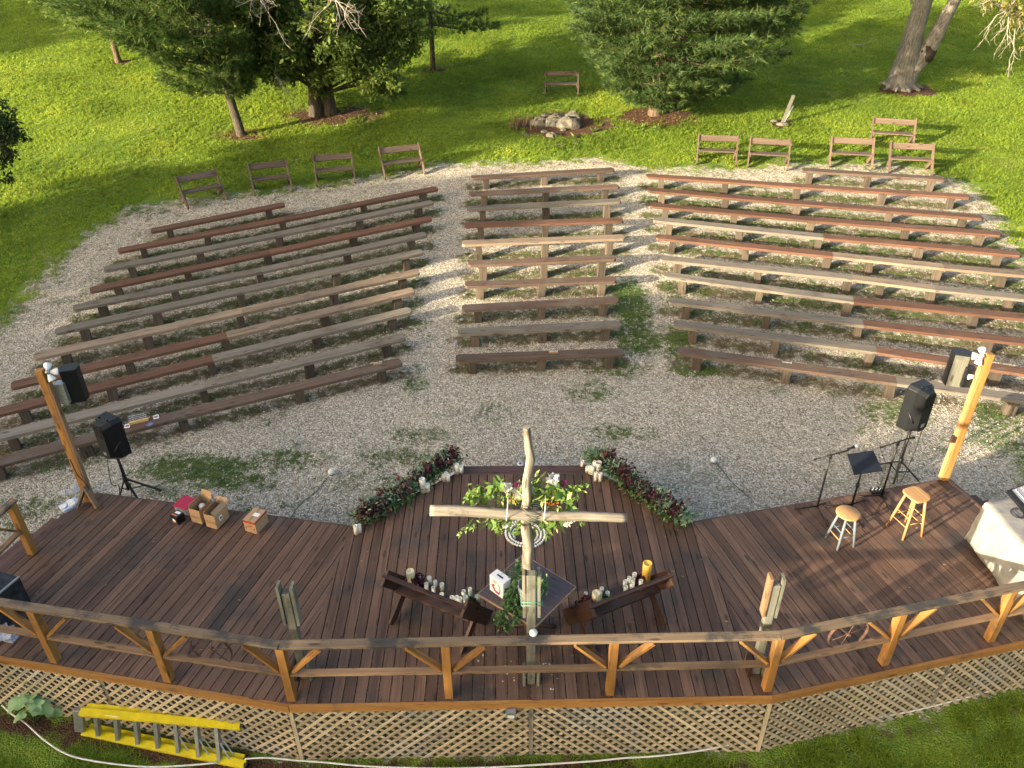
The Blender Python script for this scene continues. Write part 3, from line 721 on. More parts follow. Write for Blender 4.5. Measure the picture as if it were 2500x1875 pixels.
# grey broken posts in board brackets, one at each corner of the railing
def bracketpost(X0, Y0, ztop, lbl, sgn):
    t = thing('weathered_post', (X0, Y0, 0), lbl, 'post', 'grey bracket posts at the stage corners')
    mb = MB(); mb.beam((X0, Y0, 0), (X0, Y0, ztop-.12), .10, .09, w1=.10); mb.go('post', M_grpost, t, bevel=.008)
    mb = MB()
    mb.beam((X0-.075, Y0, ztop-.62), (X0-.077, Y0, ztop), .12, .035, up=(1, 0, 0), r=.4); mb.go('side_board', M_grpost if sgn < 0 else M_railmid, t)
    mb = MB(); mb.beam((X0+.075, Y0+.02, ztop-.66), (X0+.077, Y0+.02, ztop-.03), .12, .035, up=(1, 0, 0), r=.7); mb.go('side_board', M_grpost, t)
    for o in (-.09, .09):
        mb = MB(); mb.beam((X0+o, Y0, 0), (X0+o, Y0, .30), .17, .035, up=(1, 0, 0), r=.2); mb.go('foot_board', M_dark if o < 0 else M_grpost, t)
    mb = MB(); mb.beam((X0, Y0+.115, 0), (X0, Y0+.115, .22), .2, .03, up=(0, 1, 0), r=.6); mb.go('foot_board', M_railmid, t)
bracketpost(-2.62, 6.46, 1.62, 'grey broken post standing at the left bend of the back railing', -1)
bracketpost(3.02, 6.48, 1.68, 'grey and orange broken post standing at the right bend of the back railing', 1)

# ------------------------------------------------------------------ the cross
cx0, cy0 = .21, 6.36
cross = thing('wooden_cross', (cx0, cy0, 0), 'tall bare log cross bolted to a grey post behind the railing', 'cross')
mb = MB(); mb.beam((cx0, cy0, 0), (cx0-.01, cy0, 1.88), .105, .10, up=(0, 1, 0)); mb.go('post', M_grpost, cross, bevel=.008)
for o, m_ in ((-.085, M_drift), (.085, M_grpost)):
    mb = MB(); mb.beam((cx0+o, cy0+.03, 1.2), (cx0+o-.01, cy0+.03, 1.86+.03*(o < 0)), .16, .035, up=(1, 0, 0)); mb.go('bracket_board', m_, cross)
for o in (-.085, .085):
    mb = MB(); mb.beam((cx0+o, cy0, 0), (cx0+o, cy0, .26), .15, .035, up=(1, 0, 0)); mb.go('foot_board', M_grpost, cross)
lg = []
for px, py in [(1292, 1440), (1290, 1410), (1288, 1370), (1291, 1330), (1287, 1300), (1283, 1270), (1284, 1240), (1288, 1210), (1286, 1180), (1290, 1150), (1295, 1120), (1292, 1095), (1288, 1065), (1286, 1043)]:
    z = Vz(py, cx0, cy0+.10); d = ray(px, py); tt_ = (cy0+.10)/d[1]; lg.append(Vector((d[0]*tt_, cy0+.10, z)))
rr_ = [.068, .066, .062, .060, .060, .054, .050, .052, .048, .044, .048, .043, .036, .034]
mb = MB(); mb.tube(lg, rr_, 14, jit=.10); ob = mb.go('upright_log', M_drift, cross)
zb = Vz(1245, cx0, cy0); d = ray(1050, 1245); bl_ = Vector((d[0]*cy0/d[1], cy0-.0, Vz(1245, 0, cy0))); d = ray(1530, 1266); br_ = Vector((d[0]*cy0/d[1], cy0, Vz(1266, 1, cy0)))
mb = MB(); bp = [bl_.lerp(br_, t)+Vector((0, 0, .012*math.sin(t*9))) for t in [i/9 for i in range(10)]]
mb.tube(bp, [.060, .061, .060, .058, .056, .055, .053, .052, .050, .046], 14, r=.35, jit=.07); mb.go('crossbar', M_drift, cross)
zc_ = bl_.lerp(br_, .5).z
mb = MB()
for q in range(5):
    zz = zc_-.05+q*.03; mb.tube([Vector((cx0+.11*math.cos(a), cy0+.05+.13*math.sin(a), zz+.02*math.sin(a*2))) for a in [k*.5 for k in range(14)]], .005, 5)
mb.go('lashing', M_grpost, cross)
mb = MB()
for q in (0, .05): mb.tube([(cx0-.12, cy0-.06, 1.42+q), (cx0+.12, cy0-.06, 1.42+q), (cx0+.12, cy0+.13, 1.44+q), (cx0-.12, cy0+.13, 1.43+q), (cx0-.12, cy0-.06, 1.42+q)], .005, 5)
mb.go('binding_twine', M_gtwine, cross)
mb = MB(); mb.lathe((cx0+.02, cy0-.10, RH), [(.045, 0), (.05, .02), (.04, .045), (.0, .055)], 14); o = mb.go('white_lamp', M_white); props(o, 'small white dome lamp sitting on the railing cap in front of the cross post', 'lamp')
# flower spray tied on the crossbar
fl = thing('flower_arrangement', (cx0, cy0+.15, zc_), 'lime green leaves and white roses tied to the crossbar', 'flowers')
def at(px, py, Y_): d = ray(px, py); return np.array([d[0]*Y_/d[1], Y_, Vz(py, 0, Y_)])
Cs = []; 
for px, py, n_, s_ in [(1160, 1205, 60, .05), (1195, 1200, 50, .05), (1210, 1188, 40, .04), (1230, 1205, 60, .05), (1300, 1200, 70, .06), (1330, 1205, 70, .06), (1360, 1195, 60, .05), (1375, 1215, 60, .05), (1390, 1200, 30, .04), (1305, 1175, 30, .04), (1270, 1215, 60, .06), (1150, 1215, 40, .04), (1395, 1230, 20, .03),
                       (1180, 1255, 50, .05), (1220, 1262, 60, .05), (1240, 1270, 50, .05), (1330, 1265, 60, .05), (1360, 1262, 40, .05), (1300, 1280, 40, .05)]:
    Cs.append(at(px, py, cy0+.16)+RN.normal(size=(n_, 3))*s_)
Cs = np.concatenate(Cs); Cs = Cs[RN.random(len(Cs)) < .55]; arrmesh('broad_leaves', leaves(Cs, .095, .45, up=.5), 4, M_lime, fl)
Cs = []; Ds = []
def spray(pts, n_, s_=.02):
    pts = np.array(pts); t = RN.random(n_)*(len(pts)-1); i = np.minimum(t.astype(int), len(pts)-2); f = (t-i)[:, None]
    Cs.append(pts[i]*(1-f)+pts[i+1]*f+RN.normal(size=(n_, 3))*s_); Ds.append(pts[i+1]-pts[i])
yb = cy0+.14
for line in [[(1250, 1262), (1210, 1268), (1170, 1275), (1140, 1290), (1120, 1308)], [(1215, 1265), (1218, 1285), (1217, 1300)], [(1325, 1260), (1338, 1285), (1338, 1310)], [(1350, 1262), (1356, 1285)], [(1402, 1250), (1420, 1262), (1418, 1282)], [(1375, 1215), (1400, 1196), (1430, 1186)], [(1140, 1210), (1165, 1200)], [(1275, 1270), (1262, 1290)]]:
    spray([at(px, py, yb) for px, py in line], 70, .018)
arrmesh('trailing_leaves', leaves(np.concatenate(Cs), .05, .4, dirs=np.concatenate(Ds), spread=1.2), 4, M_lime, fl)
def rose(p, r_, mat, root, name='rose'):
    n_ = 60; dd = unit(RN.normal(size=(n_, 3))); V = leaves(np.array(p)+dd*r_*.35, r_*.95, .95, dirs=dd, spread=.8)
    arrmesh(name, V, 4, mat, root)
for px, py in [(1348, 1172), (1235, 1190), (1268, 1202), (1290, 1196), (1233, 1272), (1382, 1270), (1322, 1243), (1397, 1258)]: rose(at(px, py, cy0+.18), .062, M_petal, fl)
for px, py, m_ in [(1262, 1184, M_pink), (1370, 1186, M_pink), (1362, 1192, M_petal), (1378, 1180, M_pink)]: rose(at(px, py, cy0+.2), .028, m_, fl, 'small_bloom')
for px, py in [(1252, 1216), (1335, 1222), (1350, 1225)]: arrmesh('moss', leaves(at(px, py, cy0+.16)+RN.normal(size=(160, 3))*.02, .035, .4), 4, M_moss, fl)
mb = MB()
for px in (1241, 1332):
    q = at(px, 1243, cy0-.0); mb.tube([q+np.array([0, .10, .10]), q+np.array([-.005, -.06, .10]), q+np.array([-.015, -.092, 0]), q+np.array([-.02, -.06, -.11]), q+np.array([0, .1, -.12])], .005, 5)
mb.go('tie_cord', M_rope, fl)

# ------------------------------------------------------------------ plank benches
def plankbench(a, b, h, mat, label, group, ends=(1, 1), legs=(.12, .5, .88), cat='bench'):
    A, B = G(*a, h), G(*b, h); d2 = Vector((B.x-A.x, B.y-A.y, 0)); L = d2.length
    mid = (A+B)/2; t = thing('plank_bench', (mid.x, mid.y, gz(mid.x, mid.y)), label, cat, group)
    d = d2.normalized(); q = Vector((-d.y, d.x, 0)); w = .30; th = .068
    za, zb_ = A.z, B.z
    mb = MB(); c = .055
    prof = []
    e0 = c if ends[0] else .004; e1 = c if ends[1] else .004
    loc = [(e0, -w/2), (L-e1, -w/2), (L, -w/2+e1*.9), (L, w/2-e1*.9), (L-e1, w/2), (e0, w/2), (0, w/2-e0*.9), (0, -w/2+e0*.9)]
    r = rnd.random(); n = 8; o = r*17; nb = len(mb.v); bow = rnd.uniform(-.006, .006)
    for dz in (-th, 0):
        for u, v in loc:
            p = A+d*u+q*v; z = za+(zb_-za)*u/L+dz+rnd.uniform(-.002, .002)
            mb.v.append(Vector((p.x, p.y, z)))
    uv = [(o+u, o+v) for u, v in loc]
    mb.face(tuple(n+i for i in range(n)), tuple(uv), r); mb.face(tuple(reversed(range(n))), tuple(reversed(uv)), r)
    for i in range(n):
        j = (i+1) % n; l_ = math.dist(loc[i], loc[j])
        mb.face((i, j, n+j, n+i), ((o, 3), (o+l_, 3), (o+l_, 3+th), (o, 3+th)), r)
    mb.go('seat', mat, t, bevel=.007)
    for tl in legs:
        p = A+d*(L*tl); z = za+(zb_-za)*tl-th; g0 = gz(p.x, p.y)-.05
        mb = MB(); lw = rnd.uniform(.15, .2); tilt = rnd.uniform(-.03, .03)
        mb.beam((p.x+tilt*d.x, p.y+tilt*d.y, g0), (p.x, p.y, z-.001), lw, .2, up=q, r=None)
        mb.go('leg', M_leg, t, bevel=.008)
    return t, A, B
GL, GC, GR_ = 'plank benches left of the left aisle', 'plank benches in the middle block', 'plank benches right of the right aisle'
matn = {'r': (M_red, 'red-brown'), 'g': (M_grey, 'silver grey'), 'b': (M_brown, 'weathered brown'), 't': (M_tan, 'tan')}
ordn = ['front', 'second', 'third', 'fourth', 'fifth', 'sixth', 'seventh', 'eighth', 'ninth', 'tenth', 'eleventh']
for i, (ms, a, b, c) in enumerate(Lr):
    h = .36 if i < 3 else (.42 if i < 7 else .36)
    for k_, (p, q, e, lg_) in enumerate(((a, b, (1, 0), (.14, .52, .985)), (b, c, (0, 1), (.5, .9)))):
        m_, nm = matn[ms[k_]]
        plankbench(p, q, h, m_, f'{nm} plank bench, {"outer" if k_ == 0 else "aisle-side"} half of the {ordn[i]} row in the left block', GL, e, lg_)
plankbench((367.6, 562), (693.7, 497), .36, M_red, 'short red-brown plank bench alone in the rearmost row of the left block', GL, (1, 1), (.13, .87))
for i, (m_, h, a, b) in enumerate(Cr):
    mm, nm = matn[m_]; plankbench(a, b, h, mm, f'{nm} plank bench, {ordn[i]} row from the stage in the middle block', GC, (1, 1), (.1, .51, .91))
pos2 = {2: ('aisle-side', 'outer'), 3: ('aisle-side', 'middle', 'outer')}
for i, row in enumerate(Rr):
    n_ = len(row)-1
    for k_ in range(n_):
        mm, nm = matn[row[k_][0]]
        last = k_ == n_-1
        lg_ = (.1, .52, .98) if k_ == 0 else ((.5, .9) if last else (.35, .97))
        plankbench(row[k_][1], row[k_+1][1], .40, mm, f'{nm} plank bench, {pos2[n_][k_]} part of the {ordn[i]} row in the right block', GR_, (k_ == 0, last), lg_)
plankbench((1958.9, 413), (2301.9, 434.5), .40, M_brown, 'short faded plank bench alone in the rearmost row of the right block', GR_, (0, 0), (.06, .48, .93))

# ------------------------------------------------------------------ slant-leg benches with backs
def leopold(c, front, Wd, label, group, mat, h=.77, s=1.0):
    """c = point under the seat centre, front = unit vector the sitter faces"""
    t = thing('backed_bench', c, label, 'bench', group)
    f = Vector((front[0], front[1], 0)).normalized(); x = Vector((f.y, -f.x, 0)); c = Vector(c)
    g = lambda u, v, z: c+x*u+f*v+Vector((0, 0, z))
    for sgn in (-1, 1):
        u = sgn*(Wd/2-.02)
        mb = MB(); mb.beam(g(u, .34, 0), g(u, -.30, h), .04, .16 if mat is not M_dark else .22, up=f); mb.go('leg', mat, t, bevel=.005)
        u2 = sgn*(Wd/2-.062)
        mb = MB(); mb.beam(g(u2, .14, h*.45), g(u2, -.34, 0), .04, .15, up=f); mb.go('leg', mat, t, bevel=.005)
    mb = MB(); mb.beam(g(-Wd/2+.045, .0, h*(.475 if mat is not M_dark else .54)), g(Wd/2-.045, .0, h*(.475 if mat is not M_dark else .54)), .32, .04); mb.go('seat', mat, t, bevel=.005)
    ub = Vector((0, 0, h))+f*(-.64); ub.normalize()
    cc = g(0, -.205, h-.085)
    mb = MB(); mb.beam(cc-x*(Wd/2-.041), cc+x*(Wd/2-.041), .035, .19, up=ub); mb.go('backrest', mat, t, bevel=.005)
    mb = MB(); cc = g(0, -.275, h+.012); mb.beam(cc-x*(Wd/2+.01), cc+x*(Wd/2+.01), .06, .022); mb.go('cap_strip', mat, t) if mat is M_dark else None
    return t
lawnb = [((459.8, 516), (555.4, 488), 'leftmost backed bench on the grass behind the left rows, turned toward the stage'), ((621.7, 483.4), (716, 467), 'second backed bench from the left on the grass behind the left rows'),
         ((773, 459.8), (869.5, 449.6), 'third backed bench from the left, in front of the leafy twin-trunk tree'), ((940.4, 441.5), (1039.2, 425.2), 'reddish backed bench at the head of the left aisle'),
         ((1329.7, 237.2), (1412.3, 238), 'lone backed bench far up the lawn behind the rock pile'), ((1698.9, 403.6), (1797.3, 410), 'backed bench nearest the big pine, leftmost behind the right rows'),
         ((1823, 411), (1923.5, 420), 'backed bench below the leaning stake, second behind the right rows'), ((2023, 410), (2129, 418), 'backed bench behind the short faded plank bench, left of the sunlit one'),
         ((2168, 424), (2275, 432), 'sunlit backed bench at the right end behind the right rows'), ((2122.8, 358), (2228.6, 368), 'backed bench standing farthest back, behind the sunlit pair on the right')]
for a, b, lb in lawnb:
    A, B = G(*a), G(*b); d = Vector((B.x-A.x, B.y-A.y, 0)); Wd = d.length; d.normalize(); f = Vector((d.y, -d.x, 0))
    if f.y > 0: f = -f
    m = (A+B)/2-f*.34; m.z = gz(m.x, m.y)+.01
    leopold(m, f, Wd, lb, 'backed benches on the lawn', M_lbench)
dbs = []
for a, b, lb in [((941, 1407), (1136, 1483), 'dark stained bench left of the square table, seat lined with candles'), ((1443, 1482), (1637, 1406), 'dark stained bench right of the square table, with a tall amber candle')]:
    A, B = P(*a, .82), P(*b, .82); d = Vector((B.x-A.x, B.y-A.y, 0)); Wd = d.length+.03; d.normalize(); f = Vector((-d.y, d.x, 0))
    if f.y < 0: f = -f
    m = (A+B)/2+f*.27; m.z = 0; leopold(m, f, Wd, lb, 'dark benches on the stage', M_dark, .82); dbs.append((m, f, d, Wd))

# ------------------------------------------------------------------ candles
cidx = [0]
def candle(p, r_, h, mat, lbl, grp):
    r_ *= 1.22; h *= 1.12; t = thing('candle', p, lbl, 'candle', grp)
    mb = MB(); mb.lathe(p, [(0, 0), (r_, 0), (r_, h), (r_*.86, h+.002), (r_*.72, h-.010), (.0, h-.012)], 14); mb.go('wax', mat, t)
    mb = MB(); mb.tube([Vector(p)+Vector((0, 0, h-.013)), Vector(p)+Vector((.002, 0, h+.006))], .002, 5); mb.go('wick', M_ink, t)
def k4(zx, zy): return (850+.38427*zx, 1080+.38427*zy)
G1, G2 = 'candles beside the left garland', 'candles beside the right garland'
for (zx, zy), r_, h, lb, g_ in [((44, 566), .028, .15, 'front white candle at the lower end of the left garland', G1), ((66, 556), .027, .13, 'rear white candle at the lower end of the left garland', G1), ((318, 318), .028, .10, 'white candle half hidden in the left garland', G1),
        ((466, 300), .042, .24, 'tallest white pillar candle beside the left garland', G1), ((496, 296), .035, .13, 'short wide candle beside the tallest one at the left garland', G1),
        ((601, 232), .026, .12, 'left candle of the three at the upper left garland', G1), ((613, 222), .026, .13, 'middle candle of the three at the upper left garland', G1), ((627, 233), .026, .11, 'right candle of the three at the upper left garland', G1),
        ((684, 184), .03, .17, 'tall candle at the left end of the front step', G1), ((709, 180), .03, .12, 'short candle at the left end of the front step', G1), ((672, 160), .028, .12, 'candle against the purple leaves at the left end of the front step', G1), ((640, 132), .028, .1, 'candle nestled highest in the left garland', G1),
        ((1528, 176), .026, .10, 'leftmost candle of the cluster at the right end of the step', G2), ((1546, 184), .026, .13, 'second candle of the cluster at the right end of the step', G2), ((1562, 190), .028, .16, 'third candle of the cluster at the right end of the step', G2), ((1597, 178), .045, .19, 'widest pillar candle at the right end of the step', G2), ((1574, 165), .028, .17, 'candle behind the widest pillar at the right end of the step', G2),
        ((1581, 230), .026, .15, 'left candle of the nearer pair on the right', G2), ((1610, 232), .027, .14, 'right candle of the nearer pair on the right', G2), ((1497, 138), .026, .10, 'candle on the ground beyond the right end of the step', G2),
        ((2130, 498), .027, .13, 'left candle at the lower end of the right garland', G2), ((2150, 500), .027, .12, 'right candle at the lower end of the right garland', G2)]:
    p = P(*k4(zx, zy), 0)+Vector((.03 if zx < 1000 else -.03, -.05, 0)); candle(p, r_, h, M_candle, lb, g_)
zs_ = .82*.54+.02
for bi, lst in enumerate([[(-.44, .02, .045, .19, 'c'), (-.36, .10, .02, .08, 'w'), (-.17, -.02, .022, .13, 'w'), (-.11, .10, .022, .09, 'w'), (-.06, -.03, .022, .12, 'w'), (.0, .09, .024, .10, 'w'), (-.20, .10, .024, .12, 'w'), (.08, -.05, .022, .09, 'w'), (.22, -.03, .024, .08, 'w'), (.28, -.01, .024, .09, 'w'), (.34, -.03, .026, .11, 'w'), (.33, .09, .024, .12, 'w'), (.42, -.02, .026, .16, 'w'), (.42, .10, .022, .19, 'w'), (.52, .11, .028, .1, 'w')],
                          [(-.33, -.02, .045, .18, 'c'), (-.26, .0, .024, .13, 'w'), (-.40, .12, .024, .08, 'w'), (-.19, .07, .022, .12, 'w'), (-.15, -.01, .024, .10, 'w'), (.12, -.03, .024, .10, 'w'), (.16, .05, .024, .11, 'w'), (.21, -.04, .026, .12, 'w'), (.22, .05, .022, .14, 'w'), (.26, .02, .022, .12, 'w'), (.33, .09, .024, .13, 'w'), (.33, -.06, .024, .14, 'w'), (.47, .02, .05, .30, 'a')]]):
    m, f, d, Wd = dbs[bi]; side = 'left' if bi == 0 else 'right'
    for k_, (u, v, r_, h, c_) in enumerate(lst):
        p = m+d*u+f*(v+.045)+Vector((0, 0, zs_))
        lab = {'c': f'wide cream pillar candle on the {side} dark bench', 'a': 'tall amber pillar candle on the right dark bench'}.get(c_) or f'white candle number {k_} counting from the left on the {side} dark bench'
        if c_ == 'w': lab = f'{ordn[k_-1] if 0 < k_ < 11 else ("twelfth" if k_ == 12 else "thirteenth" if k_ == 13 else "last")} white candle from the left along the {side} dark bench seat'.replace('front', 'first') if k_ != 11 else f'eleventh white candle from the left along the {side} dark bench seat'
        candle(p, r_, h, {'c': M_cream, 'a': M_amber, 'w': M_candle}[c_], lab, f'candles on the {side} dark bench')
    for u, v, pu in ((-.40, .12, 1), (-.28, .04, 1), (.50, .02, 1), (.44, .12, 0)) if bi == 0 else ((-.50, .02, 1), (-.42, .04, 1), (.38, .08, 1), (-.2, .05, 0)):
        p = np.array(m+d*u+f*v+Vector((0, 0, zs_+.05)))
        o = arrmesh('foliage_sprig', leaves(p+RN.normal(size=(110, 3))*[.035, .035, .03], .07, .5, up=.3), 4, M_purple if pu else M_gar)
        props(o, f'{"purple" if pu else "green"} leafy sprig lying {"at the left end" if u < -.35 else "left of the middle" if u < 0 else "at the right end" if u > .45 else "near the right end"} of the {side} dark bench seat', 'foliage', 'sprigs on the dark benches')

# ------------------------------------------------------------------ garlands
def garland(pts, lbl, seed):
    pts = [P(*q, .0)+Vector((-.05 if seed == 0 else .05, .05, 0)) for q in pts]; t = thing('garland', pts[len(pts)//2], lbl, 'garland', 'garlands along the stage edge')
    A_ = np.array(pts); n_ = 2600
    def along(n_, s_, zc, zs):
        u = RN.random(n_)*(len(A_)-1); i = np.minimum(u.astype(int), len(A_)-2); f_ = (u-i)[:, None]
        c = A_[i]*(1-f_)+A_[i+1]*f_; c = c+RN.normal(size=(n_, 3))*[s_, s_, 0]; c[:, 1] += .05; c[:, 2] = np.abs(zc+RN.normal(size=n_)*zs)+.01; return c
    arrmesh('green_leaves', leaves(along(3600, .085, .08, .05), .085, .32, up=.6), 4, M_gar, t)
    sg, pu = [], []
    for i in range(len(A_)*3):
        u = (i+.5)/(len(A_)*3)*(len(A_)-1); k_ = min(int(u), len(A_)-2); c = A_[k_]*(1-u+k_)+A_[k_+1]*(u-k_)
        c = c+np.array([RN.normal()*.04, RN.normal()*.04, .19+RN.random()*.06])
        (pu if i % 2 == seed else sg).append(c+RN.normal(size=(130, 3))*[.065, .065, .05])
    arrmesh('purple_foliage', leaves(np.concatenate(pu), .075, .5, up=.4), 4, M_purple, t)
    arrmesh('sage_foliage', leaves(np.concatenate(sg), .08, .28, up=.4), 4, M_sage, t)
garland([(885, 1288), (925, 1262), (965, 1240), (1000, 1216), (1045, 1185), (1080, 1152), (1115, 1135)], 'green and purple leaf garland along the left edge of the stage front', 0)
garland([(1442, 1130), (1475, 1150), (1510, 1182), (1550, 1212), (1590, 1240), (1625, 1265), (1660, 1286)], 'green and purple leaf garland along the right edge of the stage front', 1)

# ------------------------------------------------------------------ beads on the floor
bc = P(1282, 1306, 0); t = thing('bead_string', bc, 'spiral of large white wooden beads lying on the stage floor', 'beads')
mb = MB(); th_ = 0; 
while th_ < 6.283*2.85:
    R_ = .325-.155*(th_/(6.283*2.85)); br2 = .021 if th_ < 6.283*2 else .013
    q = bc+Vector((-.01+R_*math.sin(th_), -R_*math.cos(th_)+.01, br2+.001)); mb.ball(q, br2, 8); th_ += 2.05*br2/R_
mb.go('beads', M_bead, t)
mb = MB(); mb.tube([bc+Vector((-.01+(.31-.155*(a/17.9))*math.sin(a), -(.31-.155*(a/17.9))*math.cos(a)+.01, .014)) for a in [k*.25 for k in range(72)]], .004, 5); mb.go('cord', M_rope, t)

# ------------------------------------------------------------------ square table with its box and vase
tc = Vector((.178, 7.18, 0)); TZ = .75
tb = thing('square_table', tc, 'square dark wood-grain pedestal table turned corner-on behind the cross', 'table')
cs = [P(1168, 1450, TZ), P(1305, 1531, TZ), P(1405, 1433, TZ), P(1277, 1354, TZ)]
dd_ = (cs[1]-cs[0]).normalized()
mb = MB(); mb.slab([(p.x, p.y) for p in cs], TZ-.03, TZ, (dd_.x, dd_.y), r=.5); mb.go('tabletop', M_table, tb)
mb = MB()
for i in range(4):
    a, b = cs[i], cs[(i+1) % 4]; o = ((a+b)/2-tc); o.z = 0; o.normalize(); mb.beam(a+o*.004-Vector((0, 0, .014)), b+o*.004-Vector((0, 0, .014)), .008, .034)
mb.go('edge_band', M_edge, tb)
mb = MB(); mb.lathe(tc, [(.05, .08), (.045, .3), (.04, .72)], 14); mb.go('pedestal', M_dark, tb)
for a in (0, 90):
    v = Vector((math.cos(rad(a)), math.sin(rad(a)), 0)); mb = MB(); mb.tube([tc-v*.38+Vector((0, 0, .03)), tc-v*.3+Vector((0, 0, .06)), tc-v*.1+Vector((0, 0, .09)), tc+v*.1+Vector((0, 0, .09)), tc+v*.3+Vector((0, 0, .06)), tc+v*.38+Vector((0, 0, .03))], [.03, .035, .04, .04, .035, .03], 8); mb.go('foot', M_dark, tb)
vp = Vector((.20, 6.98, TZ)); vs = thing('vase', vp, 'glass bucket vase on the square table behind the cross post', 'vase')
mb = MB(); mb.lathe(vp, [(0, .001), (.12, .001), (.145, .3), (.14, .3), (.115, .01), (0, .012)], 18); mb.go('bucket', M_pot, vs)
gr = thing('greenery', vp+Vector((0, 0, .3)), 'leafy vine spilling from the vase over the square table', 'foliage')
Cs, Ds = [], []
def tp(px, py, z): return np.array(P(px, py, z))
spray([tp(1290, 1420, 1.0), tp(1262, 1400, 1.05), tp(1270, 1385, 1.05)], 110, .035); spray([tp(1300, 1410, 1.05), tp(1320, 1415, 1.08), tp(1325, 1435, 1.0)], 130, .04)
spray([tp(1268, 1420, 1.0), tp(1250, 1445, .88), tp(1246, 1465, .8), tp(1258, 1490, .78), tp(1265, 1515, .7)], 330, .035)
spray([tp(1246, 1465, .8), tp(1230, 1495, .74), tp(1215, 1512, .55), tp(1238, 1530, .4)], 150, .03); spray([tp(1240, 1435, .9), tp(1235, 1410, .95)], 50, .03)
arrmesh('vine_leaves', leaves(np.concatenate(Cs), .075, .42, dirs=np.concatenate(Ds), spread=1.3, up=.4), 4, M_gar, gr)
a, b = P(1196, 1440, TZ), P(1229, 1464, TZ); bx = thing('iron_box', (a+b)/2, 'white carton with a red clothes iron picture standing on the square table', 'box')
d = (b-a); Wb = d.length; d.normalize(); q = Vector((-d.y, d.x, 0)); q = q if q.y > 0 else -q
hb = .27; mid = (a+b)/2+q*.07
mb = MB(); mb.box(mid+Vector((0, 0, .001)), Wb, .14, hb, math.atan2(d.y, d.x)); mb.go('carton', M_paper, bx, bevel=.004)
mb = MB(); fc = (a+b)/2-q*.0015; zz = lambda u, v: fc+d*u+Vector((0, 0, v))
for u0, v0, u1, v1, w_ in ((-.075, .13, -.02, .05, .03), (-.02, .05, .05, .045, .035), (-.075, .13, -.03, .15, .02), (.05, .05, .065, .12, .012), (.065, .12, .05, .19, .010), (.05, .19, .03, .2, .008)): mb.beam(zz(u0, v0), zz(u1, v1), .003, w_, up=(0, 0, 1))
mb.go('iron_picture', M_maroon, bx)
mb = MB()
for k_ in range(3): mb.beam(zz(-.06, .235-k_*.022), zz(.03-.02*k_, .235-k_*.022), .002, .008)
mb.go('print_lines', M_steel, bx)
mb = MB(); mb.beam(mid-d*.05+Vector((0, 0, hb+.003)), mid+d*.05+Vector((0, 0, hb+.003)), .022, .004); mb.go('carry_handle', M_black, bx)

